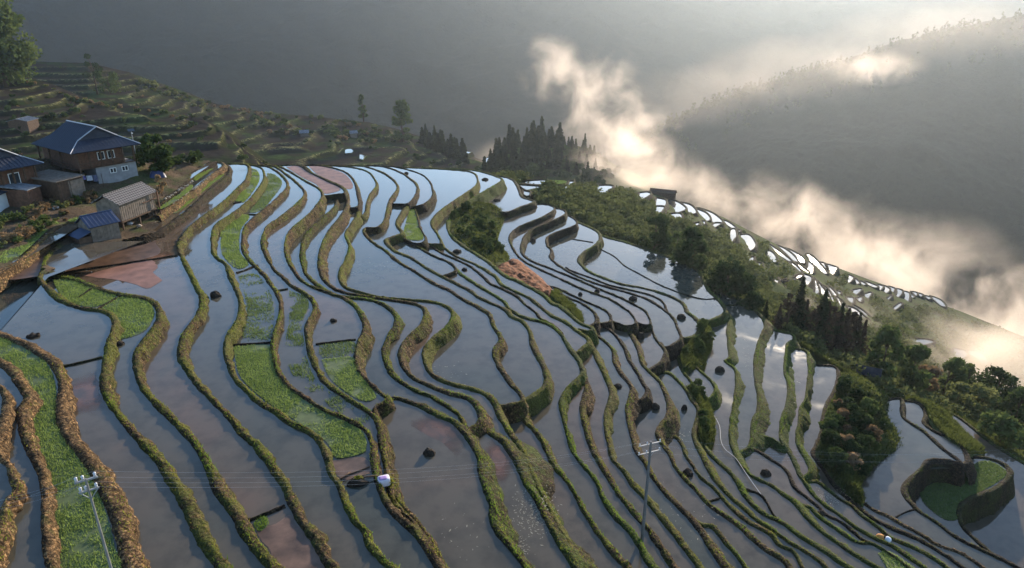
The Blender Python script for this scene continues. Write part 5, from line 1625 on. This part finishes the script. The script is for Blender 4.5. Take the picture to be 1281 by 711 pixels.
gr, gW, gD, gH = box_hut('granary', (149, 257), (197, 239), 4.6, 24.9, -28.7, 'stilt granary of weathered boards under a grey tiled roof', 'granary', M_WOOD_GREY, M_TILE, 1.25, .5, stilts=1.3, boards=True)
MB().box(gW - .25, -.05, -1, gW - .08, .12, gH + .1).build('post', M_WOOD, gr)
MB().box(gW * .62, .3, gH - 1.1, gW - .2, .42, gH - 1.0).build('brace', M_WOOD, gr)
hut, hW, hD, hH = box_hut('hut', (111, 286), (151, 277), 4.2, 26.4, -28.9, 'board hut with bright blue metal roof by the red pond', 'hut', M_WOOD_GREY, M_BLUE, 1.2, .25)
MB().slab([(-1.5, .1, hH - 1.1), (.2, .1, hH - .5), (.2, hD * .75, hH - .5), (-1.5, hD * .75, hH - 1.1)], .08).build('porch_roof', M_BLUE, hut)
MB().box(-1.35, .3, -1.2, .2, hD * .7, hH - 1.15).build('porch_wall', M_WOOD_DARK, hut)
shed, sW, sD, sH = box_hut('shed', (70, 228), (106, 219), (48, 218), 23.2, -26.0, 'low dark timber shed with flat grey roof between the two houses', 'shed', M_WOOD_DARK, M_WOOD_GREY, .35, .3, 'mono')
MB().box(sW * .42, .22, 0, sW * .46, .3, sH - .3).build('door_post', M_WOOD_GREY, shed)
MB().box(sW * .9, .22, 0, sW * .95, .3, sH - .3).build('door_post', M_WOOD_GREY, shed)
MB().box(sW * .48, .2, -.3, sW * .89, .29, sH - .4).build('door', M_WOOD_GREY, shed)
wh, wW, wD, wH = box_hut('house', (-6, 246), (30, 231), (-20, 232), 23.9, -26.2, 'small white rendered house with dark roof below the timber house', 'house', M_WHITE, M_NAVY, .5, .35, 'mono', boards=False)
window(wh, wW * .56, wH - 1.25, .8, .6, .3)
lt, lW, lD, lH = box_hut('lean_to', (34, 238), (52, 232), (22, 227), 23.6, -25.9, 'lean to of brown boards with grey corrugated roof beside the white house', 'shed', M_WOOD, M_GREYROOF, .5, .2, 'mono')
bh, *_ = box_hut('hut', (34, 152), (49, 148), (28, 147), at_d(40, 150, np.array(hit(40, 156).y / (CP - .2))).tolist()[2] * -1 if False else -hit(40, 160).z - 3.6, hit(40, 160).z - .2, 'small hut with grey roof alone on the terraced hill', 'hut', M_WOOD_DARK, M_GREYROOF, 1.0, .4)
p = hit(381, 172)
for (x, y, wpx, lab) in ((381, 170, 11, 'small pale hut with pitched roof among the shrubs of the hill'), (418, 148, 10, 'dark roofed hut on the skyline of the terraced hill'), (442, 170, 10, 'low dark house under the sunlit field of the hill')):
    q = hit(x, y)
    if q is None: continue
    k = px_scale(q) * wpx
    t = empty('hut', q, RNG.uniform(.1, .5), lab, 'hut')
    MB().box(-k * .4, -k * .3, -2, k * .4, k * .3, k * .35).build('wall', M_WOOD_GREY, t)
    MB().slab([(-k * .5, -k * .4, k * .33), (k * .5, -k * .4, k * .33), (k * .5, 0, k * .62), (-k * .5, 0, k * .62)], .15).slab([(-k * .5, 0, k * .62), (k * .5, 0, k * .62), (k * .5, k * .4, k * .33), (-k * .5, k * .4, k * .33)], .15).build('roof', M_GREYROOF, t)
# dark roof in the bushes, long dark building on the spur
q = hit(1084, 474)
t = empty('hut', q, -.5, 'small hut whose dark roof pokes out of the bushes on the slope edge', 'hut')
MB().box(-1.6, -1.2, -2, 1.6, 1.2, 1.7).build('wall', M_WOOD_DARK, t)
MB().slab([(-2.1, -1.7, 1.5), (2.1, -1.7, 1.5), (2.1, 0, 2.5), (-2.1, 0, 2.5)], .12).slab([(-2.1, 0, 2.5), (2.1, 0, 2.5), (2.1, 1.7, 1.5), (-2.1, 1.7, 1.5)], .12).build('roof', M_DARKROOF, t)
q = hit(829, 246)
k = px_scale(q)
t = empty('barn', q, -.42, 'long dark barn on the skyline of the far spur', 'barn')
MB().box(-k * 15, -k * 3, -3, k * 15, k * 4, k * 6).build('wall', M_WOOD_DARK, t)
MB().slab([(-k * 16, -k * 4.5, k * 5.6), (k * 16, -k * 4.5, k * 5.6), (k * 16, k * .5, k * 9), (-k * 16, k * .5, k * 9)], .3).slab([(-k * 16, k * .5, k * 9), (k * 16, k * .5, k * 9), (k * 16, k * 5.5, k * 5.6), (-k * 16, k * 5.5, k * 5.6)], .3).build('roof', M_WOOD_DARK, t)

# blue tarpaulin over a heap, solar lamp, washing and junk
q = hit(197, 221)
mb = MB()
pts = []
for i in range(9):
    for j in range(7):
        u, v_ = i / 8 - .5, j / 6 - .5
        edge = max(abs(u), abs(v_)) * 2
        pts.append((u * 2.6, v_ * 1.9, (1.25 * (1 - edge ** 3) + .12 * math.sin(i * 2.1 + j) * (1 - edge)) - .1))
mb.add(pts, [(i * 7 + j, (i + 1) * 7 + j, (i + 1) * 7 + j + 1, i * 7 + j + 1) for i in range(8) for j in range(6)])
o = mb.build('tarpaulin', M_TARP, None, True); o.location = q; o.rotation_euler = (0, 0, .5)
tag(o, 'blue tarpaulin draped over a heap beside the round tree', 'tarpaulin')
q = at_h(172, 203, 26.0); 
t = empty('street_lamp', q, .6, 'solar street lamp on a tall pole at the end of the big house', 'street lamp')
MB().tube([(0, 0, -1), (0, 0, 5.6)], .07, 8).build('pole', M_STEEL, t)
MB().slab([(-.55, -.4, 5.6), (.55, -.4, 5.6), (.55, .4, 5.95), (-.55, .4, 5.95)], .05).build('solar_panel', M_GLASS, t)
MB().tube([(0, 0, 5.2), (0, -.7, 5.35)], .035, 6).build('arm', M_STEEL, t)
MB().box(-.12, -1.05, 5.28, .12, -.6, 5.38).build('lamp_head', M_WHITE, t)
q = hit(112, 231)
if q is not None:
    t = empty('washing_line', q, .35, 'sagging line of white and violet washing in front of the big house', 'washing line')
    MB().tube([(-1.9, 0, -.5), (-1.9, 0, 1.6)], .04, 6).build('post', M_WOOD_DARK, t)
    MB().tube([(1.9, 0, -.5), (1.9, 0, 1.6)], .04, 6).build('post', M_WOOD_DARK, t)
    MB().tube([(-1.9, 0, 1.5), (0, 0, 1.35), (1.9, 0, 1.5)], .012, 5).build('cord', M_STEEL, t)
    for k, (x0, ww, hh, mc) in enumerate(((-1.7, .7, .9, (.5, .5, .6)), (-.9, .6, .6, (.25, .22, .5)), (-.2, .8, .8, (.62, .62, .66)), (.7, .6, 1., (.12, .13, .2)))):
        g = MB()
        n_ = 6
        vs_ = [(x0 + ww * i / n_, .05 * math.sin(i * 1.7 + j * 1.3), 1.4 - hh * j / 4) for j in range(5) for i in range(n_ + 1)]
        g.add(vs_, [(j * 7 + i, j * 7 + i + 1, (j + 1) * 7 + i + 1, (j + 1) * 7 + i) for j in range(4) for i in range(n_)])
        g.build('cloth', mat_simple('cloth', mc, .8, .15), t)
for (x, y, r, c, lab) in ((99, 234, .5, (.5, .5, .5), 'grey plastic sack lying before the dark shed'), (86, 238, .7, (.16, .15, .15), 'dark heap of scrap before the dark shed'), (163, 281, .42, (.45, .45, .47), 'white sack under the stilt granary'), (174, 284, .4, (.3, .24, .18), 'brown firewood bundle under the stilt granary'), (70, 262, .45, (.5, .48, .45), 'pale stone slab on the bank path below the houses')):
    q = hit(x, y)
    if q is None: continue
    o = MB().blob((0, 0, r * .4), (r, r * .8, r * .55), int(x), .3, 10, 7).build('sack' if 'sack' in lab else 'stone_slab' if 'slab' in lab else 'scrap_heap' if 'scrap' in lab else 'firewood_bundle', mat_simple('heap', c, .8, .3, 3), None, True)
    o.location = q; tag(o, lab, lab.split(' ')[1] if 'sack' not in lab else 'sack')
    if 'slab' in lab: o['category'] = 'stone'
    if 'scrap' in lab: o['category'] = 'scrap heap'
    if 'firewood' in lab: o['category'] = 'firewood'
    if 'grey plastic' in lab: o['category'] = 'sack'
# dry stones on the walls of the green strips
M_STONE = mat_simple('pale stone', (.34, .29, .23), .9, .3, 3, .15, .4)
stone_meshes = [MB().blob((0, 0, 0), (.36, .28, .22), 40 + k, .35, 8, 6).build('stone', M_STONE, None, False) for k in range(3)]
SK = Kind(*stone_meshes)
for (xa, ya, xb, yb, n_, grp) in ((240, 228, 205, 250, 16, 'upper'), (262, 222, 214, 256, 22, 'lower'), (28, 322, 60, 292, 14, 'field'), (262, 300, 300, 262, 16, 'white')):
    for k in range(n_):
        f = (k + RNG.uniform(-.3, .3)) / n_
        x, y = xa + (xb - xa) * f, ya + (yb - ya) * f + RNG.uniform(-1.2, 1.2)
        h_ = {'upper': 20.3, 'lower': 20.9, 'field': 23.4, 'white': 23.5}[grp] * S
        if grp == 'field':
            q = hit(x, y)
            if q is None: continue
        else: q = at_h(x, y, h_ - .1)
        SK.put(q, RNG.uniform(.3, .75), {'upper': 'pale stone in the wall over the upper green strip', 'lower': 'pale stone in the wall over the long green strip', 'field': 'pale stone in the wall of the green field by the bank', 'white': 'pale stone along the seedling strip below the green beds'}[grp], 'stone', {'upper': 'stones over the upper green strip', 'lower': 'stones over the long green strip', 'field': 'stones of the green field wall', 'white': 'stones along the seedling strip'}[grp])

# ------------------------------------------------------------------ power line
def pole(base, top_z, rz, label, arms=((-.35, 1.9), (-1.35, 1.9)), r=.15, mat=None):
    t = empty('power_pole', base, rz, label, 'power pole')
    h = top_z - base[2]
    MB().tube([(0, 0, -1), (0, 0, h * .5), (0, 0, h)], r * 1.25, 10, r * .75).build('shaft', mat or M_CONC, t)
    tips = []
    for dz, wd in arms:
        ao = MB().box(-wd / 2, -.04 + r, h + dz - .03, wd / 2, .04 + r, h + dz + .03).build('crossarm', M_STEEL, t)
        for xx in (-wd / 2 + .08, -wd * .12, wd / 2 - .08):
            ins = MB().tube([(xx, r, h + dz + .05), (xx, r, h + dz + .16)], .05, 8).blob((xx, r, h + dz + .19), .062, 3, .0, 10, 6).build('insulator', M_CERAM, ao, True)
            tips.append((xx, r, h + dz + .3))
    MB().tube([(-.3, .0, h + arms[1][0]), (0, .0, h + arms[1][0] - .4)], .02, 6).tube([(.3, .0, h + arms[1][0]), (0, .0, h + arms[1][0] - .4)], .02, 6).build('brace', M_STEEL, t)
    M_ = Matrix.Translation(base) @ Matrix.Rotation(rz, 4, 'Z')
    return t, [M_ @ Vector(p) for p in tips]


p1t = at_h(107, 599, 17.2)
g1 = -20.0 * S
pl1, tip1 = pole((p1t[0], p1t[1], g1), p1t[2], .55, 'concrete power pole with white ball insulators standing in the green seedling strip', ((-.1, .8), (-.6, .7)), .055)
bz = -layer_h(803, 676) - WL
b2 = at_h(803, 678, -bz)
# top found along the vertical through the base
best = min(np.arange(4, 16, .05), key=lambda k: abs((PH / 2 - FL * ((b2 + [0, 0, k]) @ np.array([0, SP, CP])) / ((b2 + [0, 0, k]) @ np.array([0, CP, -SP]))) - 553))
pl2, tip2 = pole((b2[0], b2[1], bz), bz + best, .35, 'grey power pole with steel crossarms standing in the water of the lower terraces', ((-.3, 2.0), (-1.1, 2.0)), .12, mat_simple('dark pole', (.12, .115, .11), .85, .15, 3))
M_WIRE = mat_simple('wire', (.34, .34, .35), .4, .05, 1, .5)


def wire(a, b_, sag, label, grp):
    pts = []
    for i in range(33):
        f = i / 32
        p = Vector(a).lerp(Vector(b_), f); p.z -= sag * 4 * f * (1 - f)
        pts.append(p)
    o = MB().tube(pts, .0024, 4).build('power_line', M_WIRE)
    tag(o, label, 'wire', grp)


for k in (0, 2, 3, 5):
    wire(tip1[k], tip2[k], 1.1, 'thin grey power wire slung between the two power poles', 'wires between the two poles')
    e = at_h(1420, 560, 45.0) + np.array([0, (k - 2) * .5, (k % 3) * .3])
    wire(tip2[k], e, 1.6, 'thin grey power wire running from the lower pole past the dark bushes', 'wires beyond the lower pole')
    e = at_h(-160, 655, 19) + np.array([0, (k - 2) * .3, (k % 3) * .2])
    wire(tip1[k], e, .5, 'thin grey power wire leaving the pole with ball insulators over the straw bund', 'wires beyond the upper pole')

# ------------------------------------------------------------------ mud mounds standing in the ponds
CL_ = [((270, 371), .62, .62, 'black mud mound in the long pond right of the triangular green beds'), ((42, 421), .6, .25, 'flat dark mud mound in the corner pond beside the straw bund'),
       ((150, 431), .42, .3, 'small dark mound tight against the bund below the green beds'), ((417, 402), .42, .35, 'small black mound in the pond above the thin cross dike'),
       ((537, 568), .52, .45, 'dark mound with straw on top casting a long shadow in the big brown pond'), ((250, 209), 1.1, .3, 'flat dark mound in the top end of the long pond by the crest'),
       ((607, 225), .9, .5, 'dark mound in the narrow pond on the crest'), ((622, 251), .95, .45, 'dark mound in the crest pond beside the shrubby bank'), ((508.5, 217.5), .6, .5, 'tiny dark mound in the upper pond under the crest'),
       ((572, 315.5), .85, .5, 'dark mound beside the bund left of the landslide'), ((581, 338), .5, .4, 'small mound at the cross wall of the middle terraces'),
       ((667, 302), .6, .9, 'upright dark mound in the pond between the tall dark walls'), ((703, 273), .5, .8, 'upright mound beside the top of the dark walls'), ((747, 365), .5, .6, 'small mound on the thin bund below the pale ponds'),
       ((792, 375), .75, .7, 'square dark mound between the thin curved bunds'), ((801, 423), .7, .9, 'tall dark mound in the pond under the stepped walls'), ((852, 398), .8, .7, 'dark slab of mud beside the big curved bund'),
       ((773, 484), .55, .45, 'round dark mound in the pond left of the looped bund'), ((820, 511), .55, .7, 'pointed dark mound in the pond above the power pole'), ((856, 512), .4, .75, 'thin pointed mound left of the water hose'),
       ((860, 594), .62, .75, 'dark cone of mud against the bund right of the power pole'), ((900, 464), .75, .8, 'dark mound in the glittering pond under the large pale pond'), ((958, 593), .7, .6, 'dark lump of mud in the pond below the green bank'), ((1027, 643), .5, .4, 'brown lump of mud where two bunds meet near the stony pond'), ((726, 369), .4, .5, 'tiny mound on the bund left of the thin curved bunds')]
for k, ((x, y), r, hh, lab) in enumerate(CL_):
    p = at_h(x, y, layer_h(x, y) + WL)
    mb = MB().blob((0, 0, 0), (r, r * .85, hh), 60 + k, .38, 14, 9, flat=-.15)
    for q in range(5):
        a = q * 1.3 + k
        mb.blob((math.cos(a) * r * .65, math.sin(a) * r * .55, hh * .15), r * .34, 90 + q + k, .4, 8, 6)
    o = mb.build('mud_mound', M_CLUMP, None, False); o.location = p
    tag(o, lab, 'mud mound')
    if k == 4:
        g = MB()
        for q in range(14):
            a = RNG.uniform(0, 6.28); g.tube([(0, 0, hh * .8), (math.cos(a) * .3, math.sin(a) * .25, hh * .95 + RNG.uniform(-.1, .12))], .016, 4)
        g.build('straw', M_TUFT_DRY, o)

# sack on the bund, brush heap, hose, bundle
p = at_h(480.5, 606, HM(24.4))
t = empty('sack', p, .3, 'white sack with lilac patch standing on the mossy bund beside a leafy sprig', 'sack')
def soft_box(c, r, seed, e=.45, su=20, sv=12, amp=.07):
    m_ = MB().blob((0, 0, 0), 1.0, seed, 0.0, su, sv)
    vs_ = []
    for v_ in m_.v:
        v_ = np.array(v_); q_ = np.sign(v_) * np.abs(v_) ** e
        q_ = q_ * (1 + amp * float(fbm(v_ * 1.7 + seed, 3, seed)))
        vs_.append(tuple(np.array(c) + q_ * np.array(r)))
    m_.v = vs_
    return m_


soft_box((0, 0, .30), (.46, .36, .34), 5).build('bag', mat_simple('white sacking', (.55, .50, .55), .8, .15, 2.2, .2, .5, .08), t, True)
soft_box((-.05, -.06, .50), (.31, .24, .17), 8).build('patch', mat_simple('lilac plastic', (.27, .17, .36), .7, .25, 3), t, True)
t.scale = (1.0, 1.0, 1.0)
o = qmesh('sprig', quads(cloud(90, (0, 0, .25), (.4, .3, .35), .2), .16, 3.2), M_TUFT); o.location = at_h(487, 606, HM(24.5)); o['label'] = 'small leafy sprig growing out of the bund beside the white sack'; o['category'] = 'plant'
p = at_h(447, 606, HM(24.0) + WL)
t = empty('brush_heap', p, .2, 'heap of dark mud and broken branches in the pond beside the white sack', 'brush heap')
MB().blob((0, 0, .05), (.75, .35, .3), 12, .4, 14, 9, flat=-.1).build('mound', M_CLUMP, t)
for (x0, y0, x1, y1, r) in ((-1.2, .2, -.5, 1.3, .04), (-.2, .1, 1.5, .45, .06), (-.5, .35, .5, .75, .035), (-1.1, .25, .2, .05, .04), (.1, .2, .9, .9, .03)):
    MB().tube([(x0, y0, .18), ((x0 + x1) / 2, (y0 + y1) / 2 + .05, .32), (x1, y1, .16)], r, 6).build('branch', M_BARK, t, True)
qmesh('leaves', quads(cloud(80, (.1, .25, .3), (.45, .25, .2), .2), .13), M_TUFT, t)
c = [(426, 599), (434, 595), (444, 591), (455, 587), (462, 584)]
cc = np.array(catmull(c, 5))
o = MB().tube([tuple(q) for q in at_h(cc[:, 0], cc[:, 1], np.full(len(cc), HM(24.0) + WL - .05))], .06, 6).build('pole', M_BARK); tag(o, 'long crooked branch laid across the mud above the brush heap', 'branch'); o.name = 'branch'
hp = catmull([(884, 508), (893, 520), (900, 533), (902, 552), (908, 563), (920, 573), (931, 589), (945, 609), (962, 632)], 8)
o = MB().tube([tuple(q) for q in at_h(hp[:, 0], hp[:, 1], np.full(len(hp), HM(44.5) + .02))], .035, 6).build('water_hose', mat_simple('grey hose', (.26, .27, .28), .5, .1)); tag(o, 'long pale water hose snaking across the pond below the mossy bank', 'hose')
p = at_h(1104.5, 676, HM(47.6))
t = empty('bundle', p, -.4, 'orange and white cloth bundle left on a bund near the stony pond', 'bundle')
MB().blob((-.32, 0, .32), (.46, .38, .42), 21, .18, 14, 9).build('orange_cloth', mat_simple('orange cloth', (.62, .26, .07), .8, .2, 3), t, True)
MB().blob((.42, -.12, .32), (.36, .36, .38), 22, .15, 14, 9).build('white_cloth', mat_simple('white cloth', (.72, .72, .76), .8, .1, 3), t, True)
MB().blob((.08, .0, .38), (.2, .24, .3), 23, .2, 10, 7).build('dark_band', M_CLUMP, t, True)

# ------------------------------------------------------------------ light, sky, air
SUN_EL, SUN_AZ = math.radians(14.0), math.radians(25.0)      # azimuth clockwise from the view direction
sun_d = bpy.data.lights.new('sun', 'SUN')
sun = bpy.data.objects.new('sun', sun_d); COL.objects.link(sun)
sun_d.energy = 4.3; sun_d.angle = math.radians(.53); sun_d.color = (1.0, .84, .64)
sv = Vector((math.sin(SUN_AZ) * math.cos(SUN_EL), math.cos(SUN_AZ) * math.cos(SUN_EL), math.sin(SUN_EL)))
sun.rotation_euler = sv.to_track_quat('Z', 'Y').to_euler()
w = bpy.data.worlds.new('World'); scene.world = w; w.use_nodes = True
nt = w.node_tree
bg = nt.nodes.get('Background') or nt.nodes.new('ShaderNodeBackground')
sky = nt.nodes.new('ShaderNodeTexSky'); sky.sky_type = 'NISHITA'; sky.sun_disc = False
sky.sun_elevation = SUN_EL; sky.sun_rotation = SUN_AZ
sky.air_density = 1.0; sky.dust_density = .5; sky.ozone_density = 3.0
nt.links.new(sky.outputs[0], bg.inputs[0]); bg.inputs[1].default_value = .15
scene.view_settings.view_transform = 'Standard'; scene.view_settings.look = 'None'
scene.view_settings.exposure = 1.42; scene.view_settings.gamma = 1.0
scene.cycles.max_bounces = 6; scene.cycles.volume_bounces = 2
scene.cycles.volume_step_rate = .3; scene.cycles.volume_max_steps = 256
scene.cycles.transparent_max_bounces = 8

mb = MB(); mb.box(-2600, -60, -420, 3300, 6200, 330)
mh, nth, outh = new_mat('haze air')
pv = N(nth, 'ShaderNodeVolumePrincipled')
pv.inputs['Color'].default_value = (.74, .86, 1.0, 1)
pv.inputs['Density'].default_value = .00006
pv.inputs['Anisotropy'].default_value = .66
nth.links.new(pv.outputs[0], outh.inputs['Volume'])
hz = mb.build('haze', mh); hz['kind'] = 'stuff'


# drifting mist: puffs of denser air with ragged noise edges
def mist_mat(name, dens, scale, thr, col=(.84, .745, .665)):
    m, nt, out = new_mat(name)
    tc = N(nt, 'ShaderNodeTexCoord')
    ln = N(nt, 'ShaderNodeVectorMath', operation='LENGTH'); nt.links.new(tc.outputs['Object'], ln.inputs[0])
    n1 = noise(nt, scale, 8, .60, dist=.45)
    a = N(nt, 'ShaderNodeMath', operation='MULTIPLY_ADD'); a.inputs[1].default_value = -1.0; a.inputs[2].default_value = 1.0
    nt.links.new(ln.outputs['Value'], a.inputs[0])                 # 1 - r
    b_ = N(nt, 'ShaderNodeMath', operation='MULTIPLY_ADD'); b_.inputs[1].default_value = 6.6
    nt.links.new(n1.outputs['Fac'], b_.inputs[0]); 
    c_ = N(nt, 'ShaderNodeMath', operation='ADD'); c_.inputs[1].default_value = -thr
    nt.links.new(a.outputs[0], b_.inputs[2]); nt.links.new(b_.outputs[0], c_.inputs[0])
    e = N(nt, 'ShaderNodeMapRange'); e.inputs[1].default_value = 0; e.inputs[2].default_value = .5; nt.links.new(a.outputs[0], e.inputs[0])
    f = N(nt, 'ShaderNodeMath', operation='MULTIPLY'); f.use_clamp = True; nt.links.new(c_.outputs[0], f.inputs[0]); nt.links.new(e.outputs[0], f.inputs[1])
    g = N(nt, 'ShaderNodeMath', operation='MULTIPLY'); g.inputs[1].default_value = dens; nt.links.new(f.outputs[0], g.inputs[0])
    pv = N(nt, 'ShaderNodeVolumePrincipled'); pv.inputs['Color'].default_value = (*col, 1); pv.inputs['Anisotropy'].default_value = .45
    nt.links.new(g.outputs[0], pv.inputs['Density'])
    nt.links.new(pv.outputs[0], out.inputs['Volume'])
    return m


MM = {'thick': mist_mat('thick mist', .030, .025, 3.50), 'mid': mist_mat('drifting mist', .0125, .029, 3.58), 'veil': mist_mat('mist veil', .0006, .016, 2.6), 'thin': mist_mat('thin mist', .005, .022, 3.3)}
ico = MB().blob((0, 0, 0), 1.0, 0, 0.0, 24, 14)
pm = None
for (x, y, d, rx, ry, m) in ((785, 208, 440, 85, 56, 'thick'), (748, 128, 560, 72, 74, 'mid'), (688, 86, 600, 46, 50, 'mid'), (795, 160, 520, 66, 56, 'mid'), (640, 205, 540, 66, 40, 'thin'),
                         (870, 245, 470, 96, 60, 'mid'), (945, 275, 480, 105, 74, 'mid'), (1035, 312, 480, 120, 84, 'mid'), (1125, 368, 470, 130, 92, 'mid'), (1215, 410, 450, 145, 104, 'mid'),
                         (1290, 445, 430, 130, 112, 'mid'), (1000, 374, 185, 66, 38, 'thick'), (1160, 432, 195, 130, 56, 'thick'), (1085, 84, 960, 80, 26, 'thin'), (1240, 455, 190, 120, 60, 'thick'), (1060, 400, 245, 90, 50, 'mid'), (890, 122, 1000, 130, 44, 'veil'), (1010, 88, 1010, 150, 50, 'veil'), (1190, 48, 1030, 170, 50, 'veil'), (1160, 330, 560, 120, 70, 'thin')):
    p = at_d(x, y, np.array(float(d)))
    k = d / FL
    o = ico.build('mist', MM[m], None, True)
    o.location = p; o.scale = (rx * k, (rx + ry) / 2 * k * 1.1, ry * k)
    kind(o, 'stuff')
